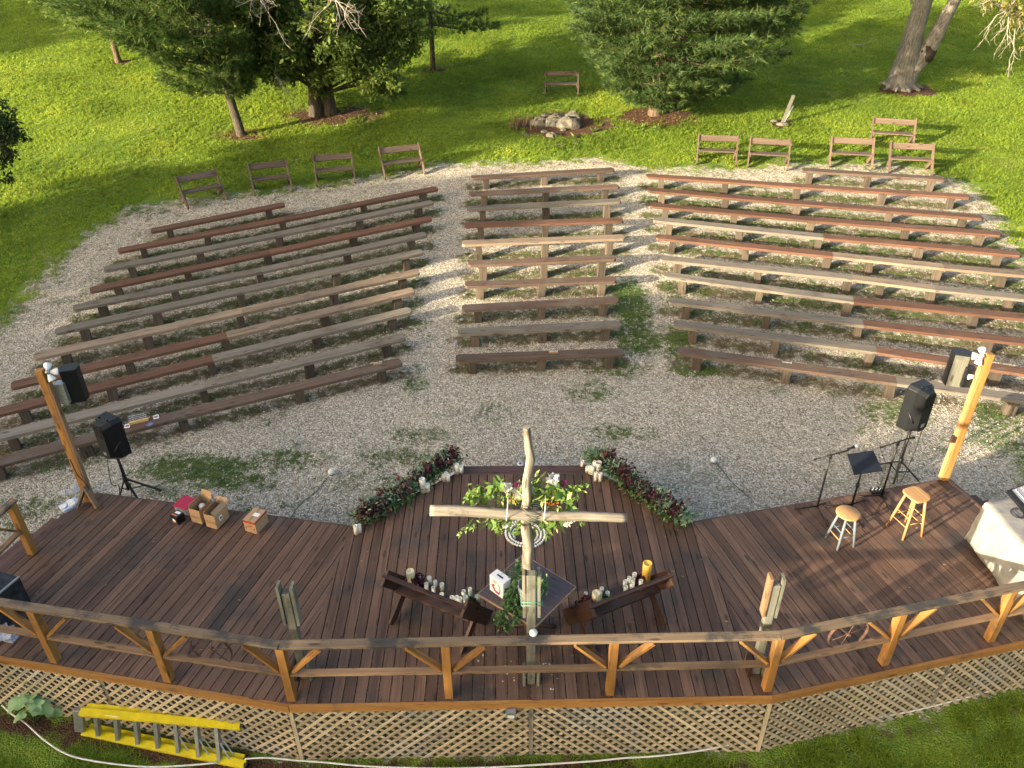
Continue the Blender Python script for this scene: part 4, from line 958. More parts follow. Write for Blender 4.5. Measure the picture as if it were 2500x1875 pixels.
# ------------------------------------------------------------------ sound gear
def tripod_speaker(base, ztop_, zbot_, fdir, feet, lbl, lbl2, hubz=None, topxy=None):
    t = thing('speaker_stand', base, lbl2, 'speaker stand', 'tripod speaker stands')
    top = Vector((base.x, base.y, zbot_)) if topxy is None else Vector((*topxy, zbot_))
    mb = MB(); mb.tube([base+Vector((0, 0, .12)), top+Vector((0, 0, .05))], .022, 10); mb.go('pole', M_blackmetal, t)
    for fx, fy in feet:
        f0 = Vector((fx, fy, base.z+.02)); hub = base+Vector((0, 0, .38)); low = base+Vector((0, 0, .13))
        mb = MB(); mb.beam(hub, f0, .035, .022); mb.go('leg', M_blackmetal, t)
        mb = MB(); mb.beam(low, hub.lerp(f0, .55), .022, .012); mb.go('brace', M_blackmetal, t)
    mb = MB(); mb.tube([base+Vector((0, 0, .34)), base+Vector((0, 0, .44))], .036, 10); mb.go('collar', M_black, t)
    f = Vector((*fdir, 0)).normalized(); x = Vector((f.y, -f.x, 0)); H_ = ztop_-zbot_
    s = thing('loudspeaker', (top.x, top.y, zbot_), lbl, 'speaker', 'moulded loudspeakers on tripods')
    c = Vector((top.x, top.y, zbot_))
    secs = [(-.17, .22), (-.15, .24), (-.02, .40), (.13, .44), (.15, .43)]
    mb = MB(); nb = 0; rings = []
    def prof(v, w, i):
        hh = H_ if i > 1 else H_*.93; z0 = 0 if i > 1 else H_*.07; ch = .05
        return [(-w/2+ch, z0), (w/2-ch, z0), (w/2, z0+ch), (w/2, hh-ch*1.2), (w/2-ch, hh), (-w/2+ch, hh), (-w/2, hh-ch*1.2), (-w/2, z0+ch)]
    for i, (v, w) in enumerate(secs):
        for u, z in prof(v, w, i): mb.v.append(c+x*u+f*v+Vector((0, 0, z)))
    m_ = len(secs)
    for i in range(m_-1):
        for k_ in range(8):
            k2 = (k_+1) % 8; mb.face((i*8+k_, i*8+k2, i*8+8+k2, i*8+8+k_), ((0, 0),)*4, .5)
    mb.face(tuple(range(8)), ((0, 0),)*8, .5); mb.face(tuple((m_-1)*8+k_ for k_ in reversed(range(8))), ((0, 0),)*8, .5)
    mb.go('cabinet', M_black, s, bevel=.008)
    mb = MB(); cc = c+f*.158+Vector((0, 0, .05)); mb.beam(cc-x*.0, cc+Vector((0, 0, H_-.10)), .38, .015, up=f); mb.go('grille', M_grille, s)
    cc = c-f*.172
    mb = MB(); mb.beam(cc+Vector((0, 0, H_*.62)), cc+Vector((0, 0, H_*.86)), .17, .006, up=f); mb.go('amplifier_panel', M_grille, s)
    mb = MB(); mb.beam(cc+Vector((0, 0, H_*.16))-f*.004, cc+Vector((0, 0, H_*.24))-f*.004, .07, .004, up=f); mb.go('badge', M_steel, s)
    for sg in (-1, 1):
        mb = MB()
        for v2 in (0,): mb.tube([c+x*sg*.17-f*.10+Vector((0, 0, H_*.25)), c+x*sg*.175-f*.08+Vector((0, 0, H_*.3)), c+x*sg*.21+f*.02+Vector((0, 0, H_*.48))], .014, 8)
        mb.go('side_handle', M_black, s)
        mb = MB(); mb.tube([c+x*sg*.10-f*.02+Vector((0, 0, H_)), c+x*sg*.10-f*.02+Vector((0, 0, H_+.025))], .018, 8); mb.tube([c+x*sg*.08-f*.09+Vector((0, 0, H_)), c+x*sg*.08-f*.09+Vector((0, 0, H_+.02))], .014, 8); mb.go('fly_point', M_black, s)
    return c
b0 = G(318, 1209); ft = [G(293, 1214), G(336, 1219), G(395, 1199)]
c1 = tripod_speaker(b0, Vz(1022, b0.x, b0.y+.0), Vz(1112, b0.x, b0.y), (.50, .86), [(p.x, p.y) for p in ft], 'black loudspeaker on a tripod beside the left light post', 'black tripod stand on the gravel at the left stage wing')
b1 = G(2186, 1166); ft = [G(2147.7, 1134), G(2241.7, 1176), G(2180, 1185)]
c2 = tripod_speaker(b1, Vz(942, b1.x, b1.y), Vz(1046, b1.x, b1.y), (-.45, .9), [(p.x, p.y) for p in ft], 'black loudspeaker on a tripod beside the right light post', 'black tripod stand on the gravel at the right stage wing')
def cable(pts, r_, mat, lbl, name='cable', cat='cable', group=None):
    pts = [Vector(p) for p in pts]; out = []
    for i in range(len(pts)-1):
        p0, p1, p2, p3 = pts[max(i-1, 0)], pts[i], pts[i+1], pts[min(i+2, len(pts)-1)]
        for k_ in range(5):
            u = k_/5; out.append(.5*((2*p1)+(p2-p0)*u+(2*p0-5*p1+4*p2-p3)*u*u+(3*p1-p0-3*p2+p3)*u**3))
    out.append(pts[-1]); mb = MB(); mb.tube(out, r_, 6); o = mb.go(name, mat); props(o, lbl, cat, group); return o
up_ = lambda p, z: Vector((p.x, p.y, p.z+z))
cable([c1+Vector((-.1, -.1, .1)), c1+Vector((-.17, -.14, -.5)), G(290, 1185, .3), G(291, 1213, .02)], .007, M_cable, 'black cable hanging from the left side of the left loudspeaker')
cable([c1+Vector((.08, -.1, .1)), c1+Vector((.12, -.12, -.5)), G(318, 1180, .3), G(322, 1216, .02)], .007, M_cable, 'black cable hanging from the right side of the left loudspeaker')
cable([c2+Vector((-.1, -.12, .1)), c2+Vector((-.12, -.14, -.6)), c2+Vector((.0, -.12, -1.2)), G(2178, 1180, .03)], .007, M_cable, 'black cable hanging left of the right speaker pole')
cable([c2+Vector((.12, -.12, .1)), c2+Vector((.1, -.14, -.5)), c2+Vector((.02, -.12, -1.3)), G(2190, 1186, .03)], .007, M_cable, 'black cable hanging right of the right speaker pole')

# light posts with floodlights and a cabinet
def lightpost(base, ztop_, lbl, sgn):
    t = thing('light_post', base, lbl, 'post', 'tall light posts at the front corners')
    mb = MB(); mb.beam(base, (base.x, base.y, ztop_), .105, .09, up=(0, 1, 0)); mb.go('post', M_cedar, t, bevel=.006)
    mb = MB(); mb.beam((base.x-sgn*.070, base.y+.0, .02), (base.x-sgn*.070, base.y, ztop_-.22), .032, .085, up=(0, 1, 0), r=.95); mb.go('post_strip', M_stool if sgn > 0 else M_railmid, t)
    tp_ = Vector((base.x-sgn*.10, base.y, ztop_))
    fl_ = thing('floodlight', tp_, f'cluster of white floodlights at the top of the {"left" if sgn < 0 else "right"} light post', 'floodlight', 'floodlight clusters')
    mb = MB(); mb.ball(tp_+Vector((0, 0, -.04)), .035, 10); mb.go('junction_box', M_steel, fl_)
    for dx, dy, dz in ((-sgn*.9, .55, -.25), (-sgn*.35, -.15, -.95), (sgn*.15, .5, .25)):
        v = Vector((dx, dy, dz)).normalized(); q = tp_+Vector((0, 0, -.04))+v*.035
        mb = MB(); mb.lathe(q, [(.0, 0), (.022, .0), (.026, .02), (.045, .05), (.056, .09), (.056, .10), (.046, .095), (0, .08)], 14, axis=v); mb.go('lamp_shade', M_whitelamp, fl_)
    cb = base+Vector((-sgn*.27, .22, ztop_-.55-.12))
    c = thing('wall_speaker', cb, f'dark wedge loudspeaker strapped to the top of the {"left" if sgn < 0 else "right"} light post', 'speaker', 'dark speakers on the light posts')
    yw = -sgn*.35
    mb = MB(); dx = Vector((math.cos(yw), math.sin(yw), 0)); dy = Vector((-dx.y, dx.x, 0))
    pl = [(-.11, -.08), (.11, -.08), (.15, .06), (.08, .15), (-.08, .15), (-.15, .06)]
    mb.slab([tuple((cb+dx*u+dy*v).to_2d()) for u, v in pl], cb.z, cb.z+.56, (0, 1), r=.5); mb.go('cabinet', M_black, c, bevel=.006)
    mb = MB(); q = cb+dy*(-.085); mb.beam(q+Vector((0, 0, .01)), q+Vector((0, 0, .55)), .2, .012, up=dy); mb.go('back_plate', M_black if sgn < 0 else M_grpost, c)
    gb = base+Vector((-sgn*.16, .10, ztop_-.62))
    mb = MB(); mb.beam(gb, gb+Vector((0, 0, .34)), .13, .12, up=(0, 1, 0)); o = mb.go('utility_box', M_steel if sgn < 0 else M_black); props(o, f'small metal box behind the {"left" if sgn < 0 else "right"} light post', 'box', 'metal boxes on the light posts')
    if sgn > 0:
        mb = MB(); mb.lathe((base.x-.1, base.y+.03, ztop_-.42), [(0, 0), (.03, 0), (.05, .08), (0, .09)], 12, axis=(-1, .4, -.1)); o = mb.go('floodlight', M_whitelamp, fl_)
        q = base+Vector((-.1, -.02, .78)); mb = MB(); mb.beam(q, q+Vector((0, 0, .12)), .07, .05, up=(0, 1, 0)); mb.go('switch_box', M_dark, t)
    return t
pl0 = P(218, 1222, 0); pr0 = P(2305, 1170, 0)
lightpost(pl0, Vz(903, pl0.x, pl0.y), 'orange stained post with lights, at the front left corner of the stage', -1)
lightpost(pr0, Vz(864, pr0.x, pr0.y), 'sunlit yellow post with lights, at the front right corner of the stage', 1)
cable([pl0+Vector((-.0, -.08, .9)), pl0+Vector((.03, -.09, .6)), pl0+Vector((.1, -.06, .35)), pl0+Vector((.09, -.06, .05))], .007, M_cable, 'black wire running down the left light post')
# A-frame boards at the foot of the left post
a1, b1_ = P(192, 1241, .0), P(239.6, 1242, .0); tpn = Vector((pl0.x+.03, pl0.y-.02, .34))
t = thing('brace_boards', a1, 'two slanting boards propped against the foot of the left light post', 'boards')
for e, m_ in ((a1, M_tan), (b1_, M_railmid)): mb = MB(); mb.beam(e+Vector((0, 0, .03)), tpn+Vector((.03, -.05, 0)), .035, .10, up=(0, -1, .3)); mb.go('board', m_, t)
# tray of white plates and a crumpled bag beside the left post
q = P(172, 1236, -.05); t = thing('plate_pack', q, 'blue wrapped pack of round white plates on the deck corner by the left post', 'plates')
mb = MB(); mb.box(q, .27, .20, .05, .9); mb.go('wrapper', plain('pale_blue_wrap', (.45, .55, .72), .3), t)
for u, v in ((-.06, -.03), (.06, -.02), (.0, .04)): mb = MB(); mb.lathe(q+Vector((u*.9-.01, u*.5+v*1.4, .052)), [(0, 0), (.05, 0), (.055, .012), (.048, .012), (0, .006)], 16); mb.go('plate', M_white, t)
q = G(186, 1216); mb = MB()
for k_ in range(5): mb.ball(q+Vector((RN.normal()*.07, RN.normal()*.05, .2)), .09, 10, sc=(1.3, 1, .5), jit=.5, sm=False)
o = mb.go('plastic_bag', M_clear); props(o, 'crumpled clear plastic bag beside the left light post', 'bag')

# microphone and music stands
def tribase(t, base, feet, r_=.012):
    for f0 in feet: mb = MB(); mb.tube([base+Vector((0, 0, .06)), Vector((f0.x, f0.y, base.z+.015))], r_, 6); mb.go('leg', M_blackmetal, t)
def micstand(bp_, feet, topy, e1, e2, lbl, mic):
    base = P(*bp_, 0); t = thing('microphone_stand', base, lbl, 'mic stand', 'microphone stands on the right wing')
    z = Vz(topy, base.x, base.y); tribase(t, base, [P(*f, 0) for f in feet])
    mb = MB(); mb.tube([base+Vector((0, 0, .02)), base+Vector((0, 0, z*.6)), base+Vector((0, 0, z))], [.016, .016, .012], 8); mb.go('pole', M_blackmetal, t)
    hub = base+Vector((0, 0, z))
    d1 = ray(*e1)*(base.y+.02)/ray(*e1)[1]; d2 = ray(*e2)*(base.y-.02)/ray(*e2)[1]
    q1, q2 = Vector((d1[0], d1[1], CH+d1[2])), Vector((d2[0], d2[1], CH+d2[2]))
    mb = MB(); mb.tube([q1, q2], .011, 8); mb.tube([hub-Vector((0, 0, .03)), hub+Vector((0, 0, .03))], .024, 8); mb.go('boom', M_blackmetal, t)
    mb = MB(); v = (q2-q1).normalized(); mb.tube([q1, q1+v*.05], .016, 8); mb.go('counterweight', M_black, t)
    if mic:
        m_ = thing('microphone', q2, 'black microphone with pale foam cover on the left boom stand', 'microphone')
        mb = MB(); mb.tube([q2-v*.03+Vector((0, 0, .03)), q2+v*.08+Vector((0, 0, .035))], [.014, .022], 10); mb.go('handle', M_black, m_)
        mb = MB(); mb.ball(q2+v*.11+Vector((0, 0, .036)), .034, 12); mb.go('foam_cover', plain('pale_foam', (.42, .48, .56), .9), m_)
    else:
        mb = MB(); mb.tube([q2-v*.04, q2+v*.05+Vector((0, 0, -.02))], .02, 8); mb.go('mic_clip', M_black, t)
    return q1, q2
qa = micstand((1994, 1242), [(1938.9, 1245), (2013.9, 1229), (2020.2, 1287)], 1115, (1986, 1122.5), (2072, 1099), 'boom microphone stand at the left of the music stand', True)
qb = micstand((2150.4, 1215.4), [(2093.5, 1214.5), (2169.4, 1202), (2176.6, 1258)], 1082.5, (2147.7, 1093.4), (2226, 1068), 'boom microphone stand right of the music stand, without a microphone', False)
mbp = P(2078, 1238, 0); t = thing('music_stand', mbp, 'black music stand between the two microphone stands', 'music stand')
tribase(t, mbp, [P(2013.9, 1240, 0), P(2111.6, 1222, 0), P(2104, 1290.5, 0)])
zt = Vz(1150, mbp.x, mbp.y); mb = MB(); mb.tube([mbp+Vector((0, 0, .02)), mbp+Vector((0, 0, zt*.62)), mbp+Vector((0, 0, zt+.08))], [.017, .017, .011], 8); mb.go('pole', M_blackmetal, t)
mb = MB(); mb.tube([mbp+Vector((0, 0, zt*.58)), mbp+Vector((0, 0, zt*.66))], .028, 8); mb.go('collar', M_black, t)
lo = zt+.02; hi = zt+.20
cds = [P(2085.3, 1158.5, lo), P(2155, 1147.6, lo), P(2131.4, 1099.7, hi), P(2068, 1108.8, hi)]
mb = MB(); nrm = (cds[1]-cds[0]).cross(cds[3]-cds[0]).normalized()*.004; mb.v = [p+nrm for p in cds]+[p-nrm for p in cds]
mb.f = [(0, 1, 2, 3), (7, 6, 5, 4), (0, 4, 5, 1), (1, 5, 6, 2), (2, 6, 7, 3), (3, 7, 4, 0)]; mb.u = [((0, 0),)*4]*6; mb.r = [.5]*6; mb.s = [False]*6; mb.go('desk', plain('navy_black_sheet', (.012, .014, .022), .35), t)
mb = MB(); mb.beam(cds[0]-nrm*4+Vector((0, 0, .015)), cds[1]-nrm*4+Vector((0, 0, .015)), .05, .006); mb.go('ledge', M_blackmetal, t)
q = P(2140, 1201, 0); t = thing('effects_pedal', q, 'small effects box with knobs on the deck edge behind the music stand', 'pedal')
mb = MB(); mb.box(q, .2, .11, .035, .15); mb.go('case', M_black, t)
mb = MB()
for k_ in range(6): mb.lathe(q+Vector((-.07+k_*.028, .01+.03*(k_ % 2), .035)), [(.009, 0), (.008, .012), (0, .012)], 8)
mb.go('knobs', M_white, t)
cable([P(2140, 1205, .02), P(2160, 1218, .01), P(2145, 1235, .01), P(2138, 1256, .01), P(2120, 1248, .01), P(2108, 1222, .02)], .005, M_cable, 'thin black cable curling on the deck by the music stand')
cable([qb[0], P(2163, 1140, .5), P(2144, 1195, .05)], .004, M_cable, 'thin black cable hanging from the right boom stand')

# stools
def stool(feet, zs, topc, lbl, mleg, square):
    f = [P(*q, 0) for q in feet]; f.append(f[0]+f[2]-f[1]); c = sum(f, Vector())/4
    z = Vz(topc[1], c.x, c.y); t = thing('stool', (c.x, c.y, 0), lbl, 'stool', 'wooden stools on the right wing')
    z = zs; tops = [c+(p-c)*.52+Vector((0, 0, z-.03)) for p in f]
    for p, q in zip(f, tops): mb = MB(); mb.tube([p, p.lerp(q, .5), q], [.017, .021, .019], 10, r=.5); mb.go('leg', mleg, t)
    for k_ in range(4):
        for u in ((.30, .52) if k_ % 2 == 0 else (.38,)):
            a, b = f[k_].lerp(tops[k_], u), f[(k_+1) % 4].lerp(tops[(k_+1) % 4], u); mb = MB(); mb.tube([a, b], .009, 8); mb.go('rung', M_stool if (u == .30 or mleg is M_stool) else mleg, t)
    if square:
        yw = math.atan2(f[1].y-f[0].y, f[1].x-f[0].x); dx = Vector((math.cos(yw), math.sin(yw), 0)); dy = Vector((-dx.y, dx.x, 0)); pl = []
        for k_ in range(28):
            a = 2*math.pi*k_/28; cc_, ss_ = math.cos(a), math.sin(a); e = 4.5; r_ = (abs(cc_)**e+abs(ss_)**e)**(-1/e); pl.append(tuple((c+dx*.165*r_*cc_+dy*.15*r_*ss_).to_2d()))
        mb = MB(); mb.slab(pl, z-.035, z, (dx.x, dx.y), r=.4); mb.go('seat', M_stool, t, bevel=.008)
    else:
        mb = MB(); mb.lathe((c.x, c.y, z-.04), [(0, 0), (.15, 0), (.172, .012), (.172, .028), (.155, .04), (0, .036)], 28, r=.4); mb.go('seat', M_stool, t)
stool([(2015.7, 1312), (2043.7, 1344.7), (2084.4, 1336.6)], .60, (2070, 1257), 'round-topped wooden stool with blue-grey painted legs', M_stoolgrey, False)
stool([(2164.9, 1282.3), (2203.7, 1318.5), (2249.8, 1309.4)], .73, (2240, 1210), 'square-topped plain wooden stool with orange-brown legs', M_stool, True)

# ------------------------------------------------------------------ cloth-covered table with the mixer
t0 = Vector((6.78, 8.72, 0)); e1 = Vector((.045, -1, 0)).normalized(); e2 = Vector((.95, .28, 0)).normalized(); tL, tW, tz = 1.52, .80, .80
tab = thing('folding_table', t0+e1*tL/2+e2*tW/2, 'table hidden under a stained white cloth at the right end of the stage', 'table')
q = lambda u, v, z: t0+e1*u+e2*v+Vector((0, 0, z))
mb = MB(); mb.slab([tuple(q(u, v, 0).to_2d()) for u, v in ((.01, .01), (tL-.01, .01), (tL-.01, tW-.01), (.01, tW-.01))], tz-.04, tz-.006, (0, 1)); mb.go('tabletop', M_white, tab)
for u, v in ((.12, .12), (tL-.12, .12), (tL-.12, tW-.12), (.12, tW-.12)): mb = MB(); mb.tube([q(u, v, 0), q(u, v, tz-.04)], .015, 8); mb.go('leg', M_steel, tab)
nu, nv = 40, 24; cl = MB(); ov = .74
def clothpt(i, j):
    u, v = -ov+(tL+2*ov)*i/nu, -ov+(tW+2*ov)*j/nv
    cu_, cv_ = min(max(u, 0), tL), min(max(v, 0), tW); ou, ovv = u-cu_, v-cv_; dn = max(abs(ou), abs(ovv)); k_ = dn/ov
    fold = .022*math.sin(u*11+v*3)*k_+.014*math.sin(v*17-u*4)*k_
    out_ = .035*k_+fold*.7
    su, sv = (1 if ou > 0 else -1 if ou < 0 else 0), (1 if ovv > 0 else -1 if ovv < 0 else 0)
    fu = out_*su; fv = out_*sv
    if su and sv: fu *= .9; fv *= .9
    return q(cu_+fu, cv_+fv, tz+.002-dn+.004*math.sin(u*9)*math.sin(v*8)*(1-min(1, k_*4)))
for i in range(nu+1):
    for j in range(nv+1): cl.v.append(clothpt(i, j))
for i in range(nu):
    for j in range(nv):
        a = i*(nv+1)+j; cl.face((a, a+1, a+nv+2, a+nv+1), ((0, 0),)*4, .5, True)
o = cl.go('tablecloth', M_cloth); props(o, 'stained white cloth draped to the floor over the table at the stage right end', 'tablecloth')
md = o.modifiers.new('thick', 'SOLIDIFY'); md.thickness = .003
mx = thing('mixing_desk', q(.5, .62, tz), 'black audio mixing desk on the far side of the cloth-covered table', 'mixer')
mp = lambda u, v, z: q(u, v, tz+z)
mb = MB(); mc = [(-.08, .44, .03), (.75, .44, .03), (.75, 1.0, .12), (-.08, 1.0, .12)]
tp4 = [mp(u, v, z+.02) for u, v, z in mc]; bt4 = [mp(u, v, .006) for u, v, z in mc]
mb.v = bt4+tp4; mb.f = [(3, 2, 1, 0), (4, 5, 6, 7), (0, 1, 5, 4), (1, 2, 6, 5), (2, 3, 7, 6), (3, 0, 4, 7)]; mb.u = [((0, 0),)*4]*6; mb.r = [.5]*6; mb.s = [False]*6; mb.go('case', M_black, mx)
mb = MB()
def mpt(a, b): return tp4[0].lerp(tp4[1], a).lerp(tp4[3].lerp(tp4[2], a), b)+Vector((0, 0, .004))
mb.quad(mpt(.03, .12), mpt(.97, .12), mpt(.97, .95), mpt(.03, .95)); mb.go('control_panel', plain('grey_panel', (.16, .17, .21), .4), mx)
mb = MB()
for a in range(16):
    for b in range(7):
        if b: p = mpt(.07+a*.057, .28+b*.09); mb.lathe(p, [(.008, 0), (.007, .014), (0, .014)], 6)
        else: p = mpt(.07+a*.057, .2); mb.box(p, .012, .022, .012)
mb.go('knobs', M_white, mx)
cable([mp(.35, .30, .01)]+[mp(.35+.10*math.cos(a)*(1+.1*math.sin(a*1.7)), .33+.09*math.sin(a), .012+.002*a) for a in [k_*.7 for k_ in range(20)]], .004, M_cable, 'black cable coiled on the white cloth in front of the mixer')

# ------------------------------------------------------------------ boxes on the left wing
def openbox(c, L, Wd, H_, yaw, lbl, contents, flaps):
    t = thing('cardboard_box', c, lbl, 'box', 'cardboard boxes on the left wing'); dx = Vector((math.cos(yaw), math.sin(yaw), 0)); dy = Vector((-dx.y, dx.x, 0)); c = Vector(c); w = .006
    mb = MB(); mb.box(c+Vector((0, 0, .002)), L, Wd, .006, yaw)
    for s_ in (-1, 1):
        mb.box(c+dy*s_*(Wd/2-w/2)+Vector((0, 0, .009)), L, w, H_-.009, yaw); mb.box(c+dx*s_*(L/2-w/2)+Vector((0, 0, .009)), w, Wd-2*w-.002, H_-.009, yaw)
    mb.go('carton', M_card, t)
    for s_, ax, ang, ln in flaps:
        v, e, hw = (dx, dy, L/2) if ax == 'x' else (dy, dx, Wd/2); half = (Wd if ax == 'x' else L)/2
        h0 = c+v*s_*hw+Vector((0, 0, H_)); tip = h0+(v*s_*math.cos(ang)+Vector((0, 0, math.sin(ang))))*ln
        mb = MB(); mb.beam(h0, tip, half*1.9, .005, up=Vector((0, 0, 1)) if ang < 1 else v); mb.go('flap', M_card, t)
    mb = MB(); q_ = c-dy*(Wd/2+.002)+dx*L*.0+Vector((0, 0, H_*.45)); q2 = c+dx*(L/2+.002)-dy*Wd*.1+Vector((0, 0, H_*.55)); mb.beam(q2-dy*.035, q2+dy*.035, .002, .09); mb.go('shipping_label', M_paper, t)
    mb = MB(); mb.beam(q2-dy*.015+dx*.002, q2+dy*.02+dx*.002, .002, .04); mb.go('label_print', M_ink, t)
    mb = MB(); mb.beam(q_-dx*L*.45, q_+dx*L*.45, .002, .05); mb.go('tape', M_card2, t)
    for u, v, z, r_, m_, nm in contents: mb = MB(); mb.lathe(c+dx*u+dy*v+Vector((0, 0, z)), [(0, 0), (r_, 0), (r_, .10), (r_*.6, .12), (0, .12)], 12); o = mb.go(nm, m_); props(o, {'white_jar': 'white rounded jar inside the left open carton', 'glass_jar': f'small glass jar packed in the right open carton, {"front" if v < 0 else "rear"} one'}[nm], 'jar')
YB = -A17-.05
p1 = P(490.5, 1277, 0)
openbox(P(497, 1262, 0), .20, .30, .27, YB, 'open cardboard carton with raised flaps, the left of the open pair', [(0, .03, .12, .05, M_white, 'white_jar')], [(1, 'y', 1.2, .13), (-1, 'x', 1.9, .08), (1, 'x', .9, .05)])
openbox(P(533, 1274, 0), .20, .30, .26, YB, 'open cardboard carton packed with jars, the right of the open pair', [(-.02, -.05, .1, .035, M_pot, 'glass_jar'), (.03, .06, .1, .035, M_pot, 'glass_jar')], [(-1, 'x', 2.1, .11), (1, 'y', 1.0, .1), (1, 'x', 2.3, .08)])
cb = P(628, 1285, 0); t = thing('cardboard_box', cb, 'closed cardboard carton with a red band and a paper label on top', 'box', 'cardboard boxes on the left wing')
L_, W_, H_ = .215, .30, .235; dx = Vector((math.cos(YB), math.sin(YB), 0)); dy = Vector((-dx.y, dx.x, 0)); zz_ = Vector((0, 0, 1))
mb = MB(); mb.box(cb, L_, W_, H_, YB); mb.go('carton', M_card, t, bevel=.003)
mb = MB(); f0 = cb-dy*(W_/2+.002); mb.beam(f0-dx*L_*.49+zz_*(H_-.025), f0+dx*L_*.49+zz_*(H_-.025), .003, .04); mb.beam(cb+dx*(L_/2+.002)-dy*W_*.49+zz_*(H_-.018), cb+dx*(L_/2+.002)+dy*W_*.49+zz_*(H_-.018), .003, .028); mb.go('red_band', M_red_p, t)
mb = MB()
for u in (-.07, .07):
    mb.beam(f0+dx*u+zz_*.05, f0+dx*u+zz_*.095, .006, .003, up=dy); mb.beam(f0+dx*(u-.012)+zz_*.085, f0+dx*u+zz_*.105, .006, .003, up=dy); mb.beam(f0+dx*(u+.012)+zz_*.085, f0+dx*u+zz_*.105, .006, .003, up=dy)
mb.go('arrow_marks', M_red_p, t)
mb = MB(); mb.beam(f0-dx*.035+zz_*.13, f0+dx*.035+zz_*.13, .003, .02); mb.go('red_print', M_red_p, t)
mb = MB(); c_ = cb+zz_*(H_+.001); mb.beam(c_-dy*W_*.49, c_+dy*W_*.49, .035, .002); mb.go('tape', M_card2, t)
mb = MB(); c_ = cb+zz_*(H_+.0035)+dx*.03+dy*.01; mb.beam(c_-dx*.05, c_+dx*.05, .07, .002); mb.go('paper_label', M_paper, t)
tq = P(457, 1245, 0); t = thing('storage_tote', tq, 'low clear storage tote with a crimson lid', 'tote')
mb = MB(); mb.box(tq+Vector((0, .02, 0)), .26, .24, .12, YB); mb.go('tub', M_clear, t)
mb = MB(); mb.box(tq+Vector((0, .02, .122)), .29, .27, .025, YB); mb.go('lid', M_maroon, t, bevel=.008)
bq = P(437, 1272, 0); t = thing('printed_box', bq, 'small black box printed white and orange, beside the crimson lid', 'box')
mb = MB(); mb.box(bq, .15, .14, .15, -.55); mb.go('carton', M_black, t, bevel=.002)
dx2 = Vector((math.cos(-.55), math.sin(-.55), 0)); dy2 = Vector((-dx2.y, dx2.x, 0))
mb = MB(); mb.beam(bq+zz_*.1515-dx2*.05+dy2*.02, bq+zz_*.1515+dx2*.04+dy2*.03, .05, .002); mb.beam(bq-dy2*.0715-dx2*.04+zz_*.07, bq-dy2*.0715+dx2*.03+zz_*.06, .002, .05); mb.go('white_print', M_paper, t)
mb = MB(); mb.beam(bq+zz_*.1518-dx2*.06-dy2*.04, bq+zz_*.1518+dx2*.05-dy2*.035, .025, .002); mb.beam(bq-dy2*.0718-dx2*.05+zz_*.02, bq-dy2*.0718+dx2*.05+zz_*.03, .002, .02); mb.go('orange_print', M_orange, t)
# equipment case at the left edge
q = Vector((-6.98, 7.52, 0)); t = thing('equipment_case', q, 'scuffed black equipment case at the left end of the stage', 'case')
mb = MB(); mb.box(q, .55, .5, .52, YB); mb.go('case', plain('scuffed_black', (.02, .023, .03), .5, var=.7, scale=12), t, bevel=.012)
mb = MB()
for s_ in (-.26, .26): mb.beam(q+dx*s_-dy*.25+zz_*.525, q+dx*s_+dy*.25+zz_*.525, .025, .02)
mb.go('edge_trim', M_steel, t)
q = Vector((-6.75, 7.14, 0)); mb = MB()
for k_ in range(5): mb.box(q+Vector((RN.normal()*.08, RN.normal()*.05, .02*k_)), .22, .14, .018, RN.random()*3, r=.5)
o = mb.go('folded_bag', plain('blue_white_bag', (.10, .16, .30), .6, scale=25, c2=(.6, .62, .66))); props(o, 'blue and white patterned bag on the deck by the black case', 'bag')

# ------------------------------------------------------------------ globe lights and solar lights on the ground
for px, py, lb in ((810, 1157, 'white globe lamp on the gravel in front of the left wing'), (1741, 1128, 'white globe lamp on the gravel in front of the right wing')):
    p = G(px, py+3); t = thing('globe_lamp', p, lb, 'lamp', 'globe lamps on the gravel')
    mb = MB(); mb.ball(p+Vector((0, 0, .075)), .06, 16); mb.go('globe', M_white, t)
    mb = MB(); mb.tube([p, p+Vector((0, 0, .03))], .03, 10); mb.go('base', M_gcable, t)
cable([G(802, 1163, .02), G(790, 1178, .01), G(772, 1200, .01), G(740, 1225, .01), G(722, 1245, .01), G(705, 1270, .01)], .006, M_gcable, 'dark wire from the left globe lamp to the stage')
cable([G(1748, 1130, .03), G(1765, 1150, .01), G(1790, 1180, .01), G(1830, 1215, .01), G(1850, 1235, .01), G(1880, 1240, .01)], .006, M_gcable, 'dark wire from the right globe lamp to the stage')
sol = [((1057, 477), 'left aisle, beside the rearmost left rows'), ((1053, 515), 'left aisle, second from the back'), ((1040, 554), 'left aisle, third from the back'), ((1158, 460), 'left end of the last middle bench'), ((1516, 433), 'right end of the last middle bench'),
       ((1020, 685), 'left aisle beside the sixth left row'), ((1006, 780), 'left aisle beside the third left row'), ((998, 845), 'left aisle beside the second left row'), ((1135, 722), 'left end of the fourth middle bench'), ((1128, 783), 'left end of the third middle bench'), ((1112, 842), 'left end of the second middle bench'), ((1110, 900), 'left end of the front middle bench'), ((988, 910), 'left aisle beside the front left row')]
for (px, py), w_ in sol:
    p = G(px, py, 0); t = thing('path_light', p, f'small round solar path light, {w_}', 'path light', 'solar lights along the aisles')
    mb = MB(); mb.tube([p-Vector((0, 0, .03)), p+Vector((0, 0, .04))], .008, 6); mb.go('stake', M_black, t)
    mb = MB(); mb.lathe(p+Vector((0, 0, .03)), [(0, 0), (.045, .002), (.055, .012), (.03, .022), (0, .022)], 12); mb.go('cap', M_steel, t)
p = G(1270, 1135, 0); t = thing('path_light', p, 'round blue-white solar light on the gravel before the front step', 'path light', 'solar lights along the aisles')
